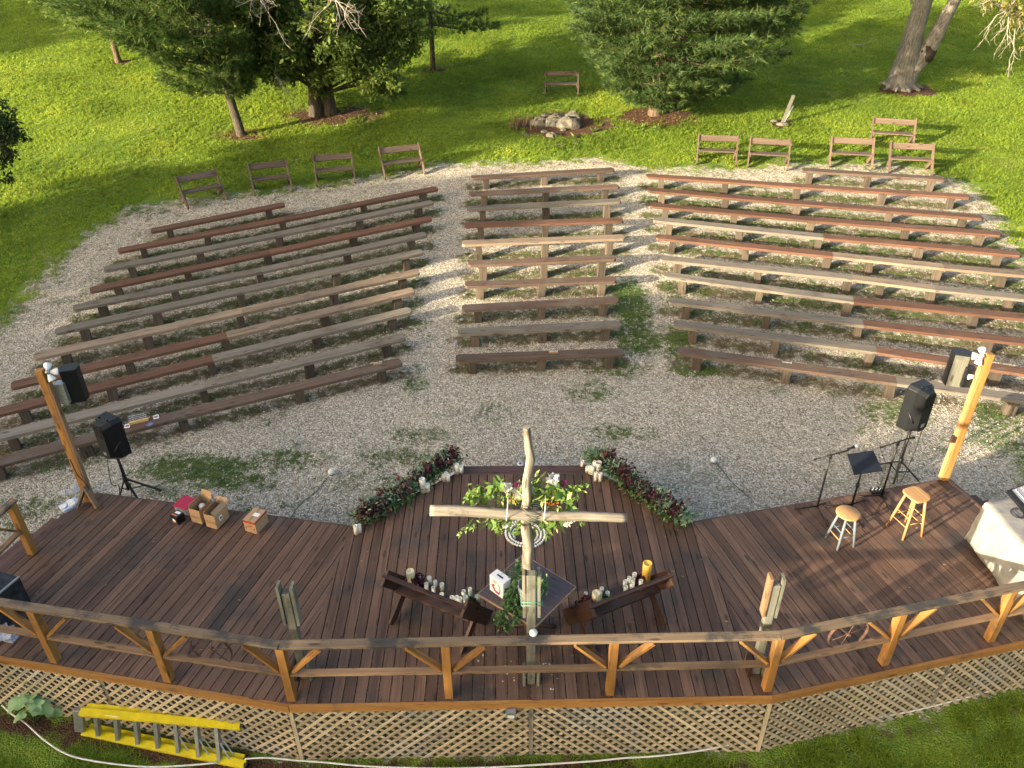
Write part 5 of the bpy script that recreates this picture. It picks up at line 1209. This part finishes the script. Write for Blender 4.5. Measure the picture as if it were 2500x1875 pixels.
mb = MB(); mb.lathe(p, [(0, 0), (.055, 0), (.06, .03), (.04, .035), (0, .035)], 14); mb.go('cap', M_white, t)
mb = MB(); mb.lathe(p+Vector((0, 0, .034)), [(.03, 0), (.028, .005), (0, .005)], 12); mb.go('solar_cell', M_blue, t)

# word signs and cards on the front benches
def wordsign(px, py, yaw, lbl):
    p = G(px, py, .362); t = thing('word_sign', p, lbl, 'sign', 'reserved signs on the front benches')
    mb = MB(); mb.box(p, .19, .035, .022, yaw); mb.go('base', M_stool, t)
    R_ = Matrix.Rotation(yaw, 3, 'Z') @ Matrix.Rotation(rad(90), 3, 'X'); textobj('reserved', .055, M_paper, t, p+Vector((0, 0, .048)), R_, ext=.003)
wordsign(922, 889, .32, 'white cut-out word reserved on a wood base, on the front left bench by the aisle')
wordsign(1351, 862, .05, 'white cut-out word reserved on a wood base, on the front middle bench')
wordsign(1920, 890, -.27, 'white cut-out word reserved on a wood base, on the front right bench')
d = G(448, 1009, .36)-G(200, 1071, .36); yw = math.atan2(d.y, d.x)
p = G(340, 1031, .365); t = thing('seating_sign', p, 'clear sign lettered in white in a pale wood base, on the front left bench', 'sign')
mb = MB(); mb.box(p, .34, .05, .05, yw); mb.go('base', plain('pale_pine', (.58, .40, .17), .5), t)
dxx = Vector((math.cos(yw), math.sin(yw), 0)); mb = MB(); mb.beam(p-dxx*.17+Vector((0, .0, .12)), p+dxx*.17+Vector((0, 0, .12)), .003, .18); mb.go('clear_panel', plain('acrylic', (.5, .55, .55), .05, alpha=.12), t)
mb = MB()
for row_ in range(3):
    u = -.15
    while u < .13:
        w_ = .012+.03*rnd.random(); mb.beam(p+dxx*u+Vector((0, -.003, .175-row_*.04)), p+dxx*(u+w_)+Vector((0, -.003, .175-row_*.04)), .002, .009); u += w_+.008
mb.go('white_lettering', M_paper, t)
for px, py, yw_, m1, m2, lb in ((311, 1040, yw+1.35, M_paper, M_ink, 'white instant photo card at the left of the clear sign'), (381, 1018, yw+1.55, M_paper, M_black, 'white instant photo card standing at the right of the clear sign'), (366, 1036, yw+.6, M_blue, M_paper, 'blue instant photo card lying in front of the clear sign')):
    p = G(px, py, .366); t = thing('photo_card', p, lb, 'card', 'photo cards on the front left bench')
    mb = MB(); mb.box(p, .13, .10, .004, yw_); mb.go('card', m1, t)
    mb = MB(); mb.box(p+Vector((0, 0, .0045)), .075, .07, .001, yw_); mb.go('picture', plain('photo_print', (.08, .08, .14), .3, scale=30, c2=(.45, .22, .15)), t)

# ------------------------------------------------------------------ ladder
lp = lambda zx, zy, z: P(160+.37795*zx, 1690+.37795*zy, z)
gl = -1.09
t = thing('stepladder', lp(600, 300, gl), 'yellow fibreglass stepladder with aluminium steps lying folded on the grass', 'ladder')
ua, ub_ = lp(95, 128, gl+.44), lp(1135, 218, gl+.50); la, lb_ = lp(115, 255, gl+.03), lp(1160, 470, gl+.03)
for a, b, z in ((ua, ub_, 0), (la, lb_, 0)):
    mb = MB(); mb.beam(a, b, .10, .045, up=Vector((0, -.2, 1))); mb.go('rail', M_yellow, t)
    o_ = Vector((0, .10, -.012)); mb = MB(); mb.beam(a+o_+(b-a)*.02, b+o_-(b-a)*.02, .065, .035, up=Vector((0, -.2, 1))); mb.go('rail', M_yellow, t)
for f_ in (.10, .225, .35, .475, .60, .725, .85):
    a, b = ua.lerp(ub_, f_), la.lerp(lb_, f_); mb = MB(); mb.beam(a, b, .08, .045, up=Vector((1, 0, .1))) ; mb.go('tread', M_steel, t)
    if f_ > .55:
        mb = MB(); e = la.lerp(lb_, f_+.055)
        mb.beam(a.lerp(b, .55)+Vector((.02, 0, .02)), e+Vector((0, .02, .03)), .016, .006); mb.beam(a.lerp(b, .5)+Vector((.02, .06, 0)), e+Vector((.03, .09, .0)), .014, .006); mb.beam(a.lerp(b, .35)+Vector((.02, 0, .02)), ua.lerp(ub_, f_+.06)+Vector((0, 0, 0)), .014, .006); mb.go('tread_brace', M_steel, t)
mb = MB(); mb.beam(ua+Vector((-.03, .03, .02)), la+Vector((-.03, 0, .03)), .07, .12, up=Vector((1, 0, .1))); mb.go('top_cap', M_steel, t, bevel=.008)
for e in (ub_, lb_): mb = MB(); mb.beam(e-Vector((.0, 0, 0)), e+(ub_-ua).normalized()*.04, .045, .10, up=Vector((0, -.55, 1))); mb.go('foot', M_black, t)
mb = MB(); n_ = Vector((0, -.55, 1)).normalized()*.046; mb.beam(ua.lerp(ub_, .17)+Vector((0, -.022, .005)), ua.lerp(ub_, .25)+Vector((0, -.022, .005)), .006, .05, up=Vector((0, -.55, 1))); mb.go('sticker', M_paper, t)
# white cable on the grass
wc = [(5, 1722), (35, 1748), (62, 1765), (100, 1800), (145, 1832), (190, 1850), (270, 1864), (360, 1872), (450, 1869), (530, 1862)]
cable([G(x_, y_, .07) for x_, y_ in wc], .012, M_wcable, 'white cable curving over the grass at the lower left, ending at the ladder')
wc = [(598, 1853), (650, 1850), (720, 1856), (800, 1862), (870, 1869), (946, 1873), (1080, 1876), (1207, 1873), (1330, 1866), (1450, 1858), (1520, 1851), (1600, 1846), (1700, 1834), (1803, 1814), (1905, 1796), (2007, 1772), (2110, 1756), (2210, 1739), (2300, 1718), (2400, 1691), (2500, 1660), (2640, 1620)]
cable([G(x_+0, y_, .085) for x_, y_ in wc], .012, M_wcable, 'long white cable running over the grass behind the lattice skirt')
# outlet box on the rim board
p = Vector((P(1247, 1716, -.05).x, 6.0, -.19)); t = thing('outlet_box', p, 'small grey outlet box screwed to the back edge board', 'outlet box')
mb = MB(); mb.box(p, .12, .06, .12); mb.go('box', M_steel, t, bevel=.004); mb = MB(); mb.box(p+Vector((0, -.033, .02)), .08, .006, .04); mb.go('cover', M_white, t)

# squash plant by the lattice
sq = G(85, 1765); t = thing('squash_plant', sq, 'broad-leaved green squash plant growing by the lattice at the left', 'plant')
mb = MB()
for px, py, r_, z in [(78, 1683, .15, .38), (43, 1714, .15, .30), (68, 1708, .11, .42), (102, 1716, .17, .33), (132, 1730, .13, .18), (52, 1746, .12, .2), (88, 1722, .10, .40)]:
    c = P(px, py, sq.z+z); n_ = 22; r0 = len(mb.v); tl = RN.normal(size=2)*.25; tone = rnd.random()
    mb.v.append(c+Vector((0, 0, -.02)))
    for k_ in range(n_):
        a = 2*math.pi*k_/n_; rr2 = r_*(1+.10*math.cos(5*a+tone*6)+.04*math.cos(11*a)-(.45 if k_ == 0 else 0))
        mb.v.append(c+Vector((rr2*math.cos(a), rr2*math.sin(a), rr2*(tl[0]*math.cos(a)+tl[1]*math.sin(a))+.025*math.sin(3*a))))
    for k_ in range(n_): mb.face((r0, r0+1+k_, r0+1+(k_+1) % n_), ((0, 0),)*3, min(1, tone*.7+.15*(k_ % 2)), True)
mb.go('leaves', M_squash, t)
mb = MB()
for px, py, z in [(78, 1683, .38), (43, 1714, .30), (68, 1708, .42), (102, 1716, .33), (132, 1730, .18), (52, 1746, .2)]: mb.tube([sq, (sq+P(px, py, sq.z+z))/2+Vector((0, 0, .05)), P(px, py, sq.z+z-.02)], .007, 5)
mb.go('stems', M_weed, t)
def weedplant(px, py, r_, n_, lbl, mat=M_weed):
    p = G(px, py); a = RN.random(n_)*6.283; D_ = np.stack([np.cos(a), np.sin(a), .5+RN.random(n_)*.8], 1)
    o = arrmesh('weed_plant', leaves(np.repeat(np.array([p]), n_, 0), r_, .28, dirs=D_, spread=.3, up=1), 4, mat); props(o, lbl, 'weed', 'leafy weeds')
weedplant(1345, 1815, .22, 16, 'broad-leaved weed at the foot of the lattice right of the cross')
weedplant(1000, 1835, .15, 14, 'low leafy weed under the lattice left of the cross')
weedplant(2415, 1680, .16, 14, 'leafy weed beside the white cable at the far right of the lattice')
for i_, (px, py) in enumerate([(1446, 322), (1403, 336), (1565, 314), (1603, 316)]): weedplant(px, py, .2, 14, ['broad dock weed right of the rock pile', 'dock weed in front of the rock pile', 'dock weed in front of the big pine, left one', 'dock weed in front of the big pine, right one'][i_])

# ------------------------------------------------------------------ rocks, stake, fallen branch
rk = [(1312, 305, .26, .8), (1318, 292, .16, .6), (1350, 305, .30, .75), (1388, 308, .34, .85), (1346, 332, .18, .6), (1360, 287, .26, .4), (1395, 285, .24, .45), (1408, 291, .12, .6), (1398, 275, .12, .5), (1330, 282, .12, .5), (1375, 318, .10, .5), (1328, 322, .12, .5), (1284, 330, .12, .4), (1365, 355, .10, .4), (1405, 350, .09, .4)]
rl = ['left boulder of the pale rock pile', 'squared stone behind the left boulder of the rock pile', 'middle boulder of the rock pile', 'biggest boulder, at the right of the rock pile', 'low pale stone at the front of the rock pile', 'flat ledge stone across the top of the rock pile', 'long flat stone at the upper right of the rock pile', 'small stone at the right tip of the rock pile', 'small stone behind the rock pile', 'flat stone at the back left of the rock pile', 'small stone between the front boulders', 'small stone below the left boulder', 'small flat stone left of the rock pile', 'flat stone in the grass below the rock pile', 'flat stone in the grass below right of the rock pile']
for (px, py, r_, sz), lb in zip(rk, rl):
    p = G(px, py); mb = MB(); mb.ball(p+Vector((0, 0, r_*sz*.15)), r_*1.12, 9, sc=(1.15, .85, sz*.9), jit=.5, sm=False)
    o = mb.go('rock', M_rock); props(o, lb, 'rock', 'rocks of the pile'); md = o.modifiers.new('bevel', 'BEVEL'); md.width = .02; md.segments = 1
n_ = 150; c = np.array(G(1275, 312)); Cd = c+np.stack([RN.normal(size=n_)*.35, RN.normal(size=n_)*.2, np.zeros(n_)], 1)
V = needles(Cd[:40], np.tile([0, 0, 1.0], (40, 1)), .45, 3, .02, .25); o = arrmesh('dead_stalks', V, 3, M_dead); props(o, 'clump of dry brown stalks at the left of the rock pile', 'plant'); o['kind'] = 'stuff'
p = G(1908, 302); e = Vector((0, 0, 0)); z_ = Vz(232, p.x, p.y); d = ray(1938, 232)*p.y/ray(1938, 232)[1]
t = thing('leaning_stake', p, 'leaning grey wooden stake on the lawn behind the right rows', 'stake')
mb = MB(); mb.beam(p-Vector((0, 0, .1)), (d[0], p.y, z_), .10, .06, up=(0, 1, 0)); mb.go('stake', M_grpost, t)
mb = MB(); mb.tube([p+Vector((.07, -.04, 0)), Vector((d[0]+.03, p.y-.05, z_-.35))], .02, 8); mb.go('pipe', M_steel, t)
for px, py, r_, lb in ((1890, 296, .14, 'rounded dirt clod left of the leaning stake'), (1912, 304, .2, 'flat tan stone at the foot of the leaning stake')):
    q = G(px, py); mb = MB(); mb.ball(q, r_, 12, sc=(1.2, .8, .4), jit=.4); o = mb.go('rock', M_rock); props(o, lb, 'rock')
def twigs(root, start, dirv, n_, L, r_, name='twigs', mat=None, depth=2, droop=.0):
    mb = MB()
    def grow(p, d, l, r0, dep):
        pts = [p]; dd = d.copy()
        for k_ in range(4):
            dd = (dd+Vector(RN.normal(size=3))*.28+Vector((0, 0, -droop))).normalized(); pts.append(pts[-1]+dd*l/4)
        mb.tube(pts, [r0*(1-.18*k_) for k_ in range(5)], 5, cap=False)
        if dep:
            for k_ in range(3):
                q = pts[1+k_]; nd = (dd+Vector(RN.normal(size=3))*.8).normalized(); grow(q, nd, l*.5, r0*.55, dep-1)
    for _ in range(n_): grow(Vector(start)+Vector(RN.normal(size=3))*.15, (Vector(dirv)+Vector(RN.normal(size=3))*.35).normalized(), L*(.7+.5*RN.random()), r_, depth)
    return mb.go(name, mat or M_twig, root) if root else mb
mb = twigs(None, G(2062, 100, .08), (.9, -.1, .1), 1, 1.4, .03, depth=1); o = mb.go('fallen_branch', M_twig); props(o, 'bare fallen branch lying on the shaded lawn at the upper right', 'branch')

# ------------------------------------------------------------------ trees
def pine(name, base, Ht, prof, lbl, mat, bark, r0, tilt=(0, 0), asym=(0, 0, 0), zb=1.0, nlev=16, nb=8, tuft=.16, k=13, dens=1.0, w=.013, grp=None, rise=.25):
    t = thing(name, base, lbl, 'tree', grp); b = Vector(base)
    ax = lambda z: Vector((b.x+tilt[0]*z, b.y+tilt[1]*z, b.z+z))
    mb = MB(); mb.tube([ax(z)-Vector((0, 0, .15 if z == 0 else 0)) for z in (0, .15, .6, Ht*.3, Ht*.6, Ht)], [r0*1.35, r0*1.1, r0, r0*.8, r0*.5, .02], 12, jit=.06); mb.go('trunk', bark, t)
    C_, D_ = [], []; lm = MB(); pz = [p[0] for p in prof]; pr = [p[1] for p in prof]
    for li in range(nlev):
        z = zb+(Ht-zb)*(li+RN.random()*.6)/nlev
        for bi in range(nb):
            a = 6.283*(bi+RN.random())/nb+li; R_ = np.interp(z, pz, pr)*(.75+.4*RN.random())
            dv = np.array([math.cos(a), math.sin(a)]); R_ *= 1+asym[2]*(dv@np.array(asym[:2]))
            if R_ < .25: continue
            p0 = np.array(ax(z)); end = p0+np.array([dv[0]*R_, dv[1]*R_, rise*R_*(.3+.9*RN.random())-.06*R_])
            mid = (p0+end)/2+np.array([0, 0, -.08*R_]); lm.tube([Vector(p0), Vector(mid), Vector(end)], [.03+.006*R_, .02, .006], 5, cap=False)
            m = int(R_*34*dens)
            tt = .28+.74*RN.random(m)**.7; ctr = np.where(tt[:, None] < .5, p0+(mid-p0)*(tt*2)[:, None], mid+(end-mid)*((tt-.5)*2)[:, None])
            side = np.array([-dv[1], dv[0], 0]); off = RN.normal(size=m)*R_*.16*(1.15-tt*.5)
            c = ctr+side*off[:, None]+np.stack([np.zeros(m), np.zeros(m), RN.normal(size=m)*.07], 1)
            dd = np.array([dv[0], dv[1], .25])+side*np.sign(off)[:, None]*.5+RN.normal(size=(m, 3))*.25
            C_.append(c); D_.append(dd)
    lm.go('limbs', bark, t); C_, D_ = np.concatenate(C_), np.concatenate(D_)
    tone = np.repeat(np.clip(RN.random(len(C_))*.7+.15, 0, 1), k)+RN.random(len(C_)*k)*.15
    arrmesh('crown', needles(C_, D_, tuft, k, w, .85), 3, mat, t, r=np.clip(tone, 0, 1)); return t
T = TREES
pine('pine_tree', T['A'], 9.5, [(.9, 1.0), (1.5, 1.7), (2.5, 2.5), (4.2, 3.0), (6.5, 2.4), (9.5, .2)], 'leaning dark pine with a bare lower trunk, left of the leafy tree', M_pine, M_bark, .14, tilt=(-.13, 0), asym=(-1, 0, .42), zb=1.15, nlev=19, nb=11, tuft=.27, w=.022, dens=.95, k=14, grp='pines at the back of the lawn', rise=.6)
pine('pine_tree', T['C'], 9, [(1.2, 1.2), (1.8, 2.6), (3.0, 3.9), (5, 3.6), (7, 2), (9, .2)], 'sunlit yellow-green pine at the upper left of the lawn', M_pineyel, M_barkred, .12, tilt=(-.02, .0), asym=(.7, -.4, .35), zb=1.5, nlev=14, nb=10, tuft=.25, w=.028, k=12, grp='pines at the back of the lawn')
pine('pine_tree', T['E'], 10.5, [(.3, 1.2), (1.0, 2.4), (2.0, 3.3), (3.2, 3.9), (4.5, 3.8), (7, 2.4), (10.5, .2)], 'big full blue-green pine right of the rock pile', M_pineblue, M_barkred, .24, tilt=(.02, 0), asym=(.8, .2, .25), zb=.5, nlev=24, nb=12, tuft=.28, k=15, w=.022, dens=.72, grp='pines at the back of the lawn', rise=.2)
pine('pine_tree', T['D'], 8, [(1, 1.1), (2.0, 1.9), (4, 2.0), (8, .2)], 'slender sparse pine with a dark thin trunk, behind the leafy tree', M_pine, M_bark, .10, asym=(1, 0, .4), zb=1.6, nlev=11, nb=5, tuft=.17, k=16, dens=.7, w=.026, grp='pines at the back of the lawn', rise=.05)
def leaftree(name, base, trunks, clumps, lbl, mat, bark, L=.13, wd=.45, grp=None, limbs=True, droop=.3):
    t = thing(name, base, lbl, 'tree', grp); b = Vector(base)
    for pts, rs in trunks: mb = MB(); mb.tube([b+Vector(p) for p in pts], rs, 14, jit=.07); mb.go('trunk', bark, t)
    C_ = []; T_ = []; lm = MB(); top = b+Vector(trunks[0][0][-2])
    for x_, y_, z_, r_, n_ in clumps:
        c0 = np.array(b)+np.array([x_, y_, z_])
        sub = unit(RN.normal(size=(max(4, n_//45), 3)))*r_*(.35+.65*RN.random((max(4, n_//45), 1)))*[1, 1, .75]
        i = RN.integers(0, len(sub), n_); tn = RN.random(len(sub))
        C_.append(c0+sub[i]+RN.normal(size=(n_, 3))*r_*.17); T_.append(tn[i]*.6+RN.random(n_)*.4)
        if limbs:
            q0 = b+Vector((x_*.08, y_*.08, min(max(z_*.45, .8), z_))); lm.tube([q0, (q0+Vector(c0))/2+Vector((0, 0, .15)), Vector(c0)], [.05, .035, .012], 6, cap=False)
            for s_ in sub[:4]: lm.tube([Vector(c0), Vector(c0+s_)], [.012, .004], 4, cap=False)
    if limbs: lm.go('limbs', bark, t)
    arrmesh('crown', leaves(np.concatenate(C_), L, wd, up=.4, droop=droop), 4, mat, t, r=np.concatenate(T_)); return t
cl_ = []
for _ in range(52):
    a = RN.random()*6.283; z = 1.7+4.8*RN.random(); R_ = (1.0+1.9*RN.random()**.7)*np.interp(z, [1.3, 2.2, 5, 7], [.75, 1.0, 1.05, .7]); cl_.append((R_*math.cos(a), R_*math.sin(a)*.9, z, .66, 900))
cl_ += [(3.2, -.3, 2.7, .7, 900), (3.3, .3, 3.6, .8, 1000), (2.9, -1.3, 3.5, .8, 1000), (2.7, -1.8, 1.7, .5, 500), (-2.0, -2.0, 3.6, .8, 1000), (-1.2, -2.6, 4.3, .8, 1000), (1.5, -1.5, 2.0, .7, 900), (2.4, -1.0, 2.4, .8, 1100), (1.2, -2.0, 2.6, .8, 1100), (-.6, -2.0, 2.6, .8, 1100), (-1.8, -1.2, 2.2, .7, 900), (.4, -1.4, 1.6, .5, 500), (2.6, -1.2, 1.2, .5, 400), (2.0, -1.6, 1.3, .5, 450), (-1.2, -1.4, 1.7, .6, 500), (0, -.3, 1.0, .45, 400), (.2, -.4, 1.9, .5, 400), (3.0, 0, 2.0, .6, 450)]
tB = leaftree('leafy_tree', T['B'], [([(-.35, 0, -.1), (-.3, 0, .8), (-.45, 0, 2), (-.8, 0, 5), (-.9, 0, 7)], [.27, .2, .17, .12, .05]), ([(.15, .1, -.1), (.15, .1, .8), (.3, .1, 2.2), (.5, 0, 5.5), (.6, 0, 7)], [.26, .2, .18, .12, .05])], cl_, 'leafy dark green tree with twin trunks and dead hanging twigs', M_leafb, M_bark, L=.17)
bB = Vector(T['B'])
twigs(tB, bB+Vector((-1.0, -1.5, 2.1)), (.0, -.3, -1), 7, 1.2, .014, 'dead_twigs', droop=.2)
twigs(tB, bB+Vector((-2.6, -2.6, 4.3)), (-.5, -.5, -.5), 6, 1.5, .018, 'dead_twigs')
twigs(tB, bB+Vector((-.6, -3.0, 4.6)), (.2, -.3, -1), 5, 1.5, .018, 'dead_twigs')
twigs(tB, bB+Vector((1.3, -2.9, 4.4)), (.4, -.3, -.9), 5, 1.5, .018, 'dead_twigs')
tF = leaftree('forked_tree', T['F'], [([(0, 0, -.1), (0, 0, .3), (.05, 0, 1), (.15, .1, 2.5), (.3, .2, 5), (.4, .3, 8.5)], [.62, .46, .38, .33, .28, .12]), ([(.25, -.05, .0), (.35, -.08, .6), (.62, -.1, 1.15), (.85, -.1, 1.75), (1.15, 0, 2.6), (1.7, 0, 4.5), (2.2, 0, 7.5)], [.30, .27, .30, .27, .22, .20, .10])],
    [(RN.normal()*2.2, RN.normal()*2.2, 6.2+RN.random()*3, 1.0, 420) for _ in range(16)], 'forked tree with two pale bare trunks on the lawn at the upper right', M_leafd, M_barkgrey, L=.2)
mb = MB(); mb.ball(Vector(T['F'])+Vector((.68, -.14, 1.2)), .36, 14, sc=(.85, .85, 1.1), jit=.22); mb.go('burl', M_burnt, tF)
mb = MB(); bF = Vector(T['F'])
for a in (-2.6, -2.1, -1.5, -.9, -.3, 2.8): mb.tube([bF+Vector((math.cos(a)*.35, math.sin(a)*.35, .12)), bF+Vector((math.cos(a)*.6, math.sin(a)*.6, .04)), bF+Vector((math.cos(a)*.85, math.sin(a)*.85, -.03))], [.12, .09, .04], 7)
mb.go('roots', M_barkgrey, tF)
# tree just outside the right edge, its pale twigs reaching into view
gb = Vector((19.6, 25.5, gz(19.6, 25.5))); cg = []
def P3(px, py, Y_): d = ray(px, py)*Y_/ray(px, py)[1]; return Vector((d[0], Y_, CH+d[2]))
for px, py, n_ in ((2425, 8, 130), (2445, 25, 120), (2470, 15, 170), (2495, 30, 150), (2490, 60, 90), (2500, 100, 70), (2520, 40, 300), (2460, -30, 300), (2540, -20, 400), (2400, -10, 90)):
    q = P3(px, py, 25.0)-gb; cg.append((q.x, q.y, q.z, .35, n_))
tG = leaftree('twiggy_tree', gb, [([(0, 0, -.1), (-.1, 0, 1.5), (-.4, 0, 4), (-.8, 0, 7)], [.25, .2, .15, .05])], cg+[(RN.normal()*1.2-.3, RN.normal()*1.5, 5.5+RN.random()*2, 1, 260) for _ in range(8)], 'thin-leaved tree with pale drooping twigs at the top right corner', M_leafy, M_barkgrey, L=.11, wd=.35)
for px, py, dv in ((2480, 5, (-.8, 0, -.6)), (2500, 20, (-.5, 0, -.9)), (2490, 50, (-.1, 0, -1)), (2460, 0, (-1, 0, -.4))): twigs(tG, P3(px, py, 25.0), dv, 2, 1.1, .015, 'twigs', M_twig, depth=2, droop=.1)
# tree just outside the left edge
hb_ = Vector((-18.2, 19.3, gz(0, 19.3))); ch = []
for px, py, n_ in ((8, 300, 500), (25, 320, 350), (5, 345, 400), (30, 335, 220), (8, 375, 260), (-30, 300, 600), (-40, 350, 600), (5, 275, 250), (0, 440, 100), (0, 398, 120), (-60, 420, 500), (-70, 250, 600)):
    q = P3(px, py, 20.8)-hb_; ch.append((q.x, q.y, q.z, .36, n_))
leaftree('leafy_tree', hb_, [([(-.6, 0, -.1), (-.6, 0, 1), (-.6, 0, 2.5), (-.6, 0, 5)], [.16, .13, .1, .03])], ch+[(-1.2+RN.normal()*.8, RN.normal()*.8, 1.6+RN.random()*5.2, .75, 480) for _ in range(22)], 'dark leafy tree cut off by the left edge of the view', leafm('shade_leaves', (.012, .028, .010), (.03, .06, .018), None, .25), M_bark, L=.11)

# ------------------------------------------------------------------ tree belt west of the stage, which shades most of the clearing
nx_, ny_ = -sd.y, sd.x
def belt(u, along, Hc, R_, n_, seed, zlo=.25, label=None):
    p = Vector((-sd.x*along+nx_*u, -sd.y*along+ny_*u, 0)); p.z = gz(p.x, p.y)
    cs_ = []
    Hr = Hc-p.z
    for _ in range(n_):
        a = RN.random()*6.283; z = Hr*(zlo+(1-zlo)*RN.random()); rr2 = R_*math.sqrt(RN.random())*np.interp(z/Hr, [0, .3, .85, 1], [.8, 1, .95, .7])
        cs_.append((rr2*math.cos(a), rr2*math.sin(a), z, 1.0, 240))
    leaftree('shade_tree', p, [([(0, 0, -.2), (0, 0, Hr*.3), (.1, 0, Hr*.6), (.1, .1, Hr*.85)], [.3, .24, .18, .06])], cs_, label, M_leafd, M_bark, L=.42, wd=.6, grp='belt of trees west of the stage', limbs=False)
BELT = [(-12, 31, 11, 3.2, 50), (-7, 30, 11, 3.0, 50), (-3, 31, 9.6, 2.4, 44), (.4, 30, 8.6, 2.1, 44), (3.3, 31, 8.2, 1.9, 44), (6.2, 30, 7.9, 1.9, 44), (9, 31, 8.5, 1.9, 46), (11.7, 30, 9.2, 1.9, 46), (14, 31, 8.2, 1.7, 40), (16.2, 30, 7.2, 1.5, 34), (18.7, 31, 9.8, 1.8, 44), (21.2, 30, 9.2, 1.7, 42), (23, 31, 7.6, 1.0, 22), (24.8, 32, 10.8, 1.6, 40), (44.8, 34, 13, 2.6, 50), (50, 36, 14, 3.2, 46)]
for i_, (u, al, hc, R_, n_) in enumerate(BELT):
    belt(u, al, hc, R_, n_, i_, zlo=.7 if 24 < u < 26 else .25, label=f'tall leafy shade tree beyond the left of the view, {(ordn+["twelfth", "thirteenth", "fourteenth", "fifteenth", "last"])[i_].replace("front", "first")} of the belt')

# ------------------------------------------------------------------ pieces that belong to a part go one level down
SUB = {'candle': ('wax', ('wick',)), 'loudspeaker': ('cabinet', ('grille', 'amplifier_panel', 'badge', 'side_handle', 'fly_point')), 'wall_speaker': ('cabinet', ('back_plate',)), 'square_table': ('tabletop', ('edge_band',)),
       'iron_box': ('carton', ('iron_picture', 'print_lines', 'carry_handle')), 'cardboard_box': ('carton', ('flap', 'shipping_label', 'label_print', 'tape', 'red_band', 'arrow_marks', 'red_print', 'paper_label')), 'printed_box': ('carton', ('white_print', 'orange_print')),
       'mixing_desk': ('case', ('control_panel', 'knobs')), 'effects_pedal': ('case', ('knobs',)), 'music_stand': ('pole', ('collar',)), 'speaker_stand': ('pole', ('collar',)), 'photo_card': ('card', ('picture',)), 'equipment_case': ('case', ('edge_trim',)),
       'outlet_box': ('box', ('cover',)), 'globe_lamp': ('globe', ()), 'wooden_cross': ('post', ('bracket_board', 'foot_board', 'binding_twine')), 'weathered_post': ('post', ('side_board', 'foot_board')), 'microphone_stand': ('boom', ('counterweight', 'mic_clip')), 'path_light': ('cap', ('solar_cell',))}
for o in [o for o in S.objects if o.parent is None and o.name.split('.')[0] in SUB]:
    main, subs = SUB[o.name.split('.')[0]]; ch = list(o.children)
    mp_ = [c for c in ch if c.name.split('.')[0] == main]
    if mp_:
        for c in ch:
            if c.name.split('.')[0] in subs: c.parent = mp_[0]
# ------------------------------------------------------------------ litter on the boards and lawn
n_ = 70; x = RN.uniform(-6.5, 6.5, n_); y = RN.uniform(6.5, 9.2, n_); C_ = np.stack([x, y, np.full(n_, .006)], 1)
dd = RN.normal(size=(n_, 3)); dd[:, 2] = .05; V = leaves(C_, .045, .5, up=6, dirs=dd, spread=.0); o = arrmesh('leaf_litter', V, 4, M_litter); o['kind'] = 'stuff'
n_ = 26; C_ = np.stack([RN.uniform(-.5, .6, n_), RN.uniform(6.2, 6.75, n_), np.full(n_, .006)], 1); dd = RN.normal(size=(n_, 3)); dd[:, 2] = .05
o = arrmesh('fallen_petals', leaves(C_, .03, .6, up=6, dirs=dd, spread=0), 4, M_petal); o['kind'] = 'stuff'
n_ = 2600; ang = RN.random(n_)*6.283; R2 = RN.random(n_)**.6; bb = RN.integers(0, 3, n_)
ctr = np.array([[T['B'].x+.3, T['B'].y-.2, 2.4, 1.2], [T['E'].x, T['E'].y-.4, 1.6, 1.0], [T['A'].x, T['A'].y, 1.0, .6]])[bb]
x = ctr[:, 0]+np.cos(ang)*R2*ctr[:, 2]; y = ctr[:, 1]+np.sin(ang)*R2*ctr[:, 3]; dd = RN.normal(size=(n_, 3)); dd[:, 2] = .12
o = arrmesh('fallen_leaves', leaves(np.stack([x, y, np.interp(y, gx_, gy_)+.015], 1), .07, .5, up=4, dirs=dd, spread=0), 4, M_litter); o['kind'] = 'stuff'
n_ = 2600; x = RN.uniform(-11, 12, n_); y = RN.uniform(9.3, 22, n_); k = (interpmask(gravel, x, y) > .6) & ~inpoly(x, y, deck_poly) & (vnoise(x, y, .6, 61)+RN.random(n_)*.4 > .65); x, y = x[k], y[k]
dd = RN.normal(size=(len(x), 3)); dd[:, 2] = .1
o = arrmesh('dry_leaves', leaves(np.stack([x, y, np.interp(y, gx_, gy_)+.02], 1), .05, .55, up=5, dirs=dd, spread=0), 4, leafm('dry_leaf', (.035, .028, .018), (.10, .07, .04), (.2, .14, .07), 0)); o['kind'] = 'stuff'
# coarse stones lying proud of the gravel
n_ = 26000; x = RN.uniform(-12, 13, n_); y = RN.uniform(9.3, 24.5, n_)
k = (interpmask(gravel, x, y) > .45) & ~inpoly(x, y, deck_poly) & (RN.random(n_) < np.clip(1.2-(y-9)/18, .2, 1)); x, y = x[k], y[k]
c = np.stack([x, y, np.interp(y, gx_, gy_)+.006], 1); s_ = .010+.016*RN.random(len(x))**2
M_st = leafm('loose_stones', (.20, .18, .155), (.42, .39, .35), (.62, .6, .55), 0, .9)
top = []
a0 = RN.random(len(x))*6.283
ring = np.stack([c+np.stack([np.cos(a0+q*1.571)*s_*(1.2 if q % 2 else .8), np.sin(a0+q*1.571)*s_, -.004+0*s_], 1) for q in range(4)], 1); apex = c+np.stack([RN.normal(size=len(x))*.003, RN.normal(size=len(x))*.003, s_*.55], 1)
V = np.stack([np.stack([ring[:, q], ring[:, (q+1) % 4], apex], 1) for q in range(4)], 1).reshape(-1, 3)
o = arrmesh('loose_gravel', V, 3, M_st, r=np.repeat(RN.random(len(x)), 4)); o['kind'] = 'stuff'
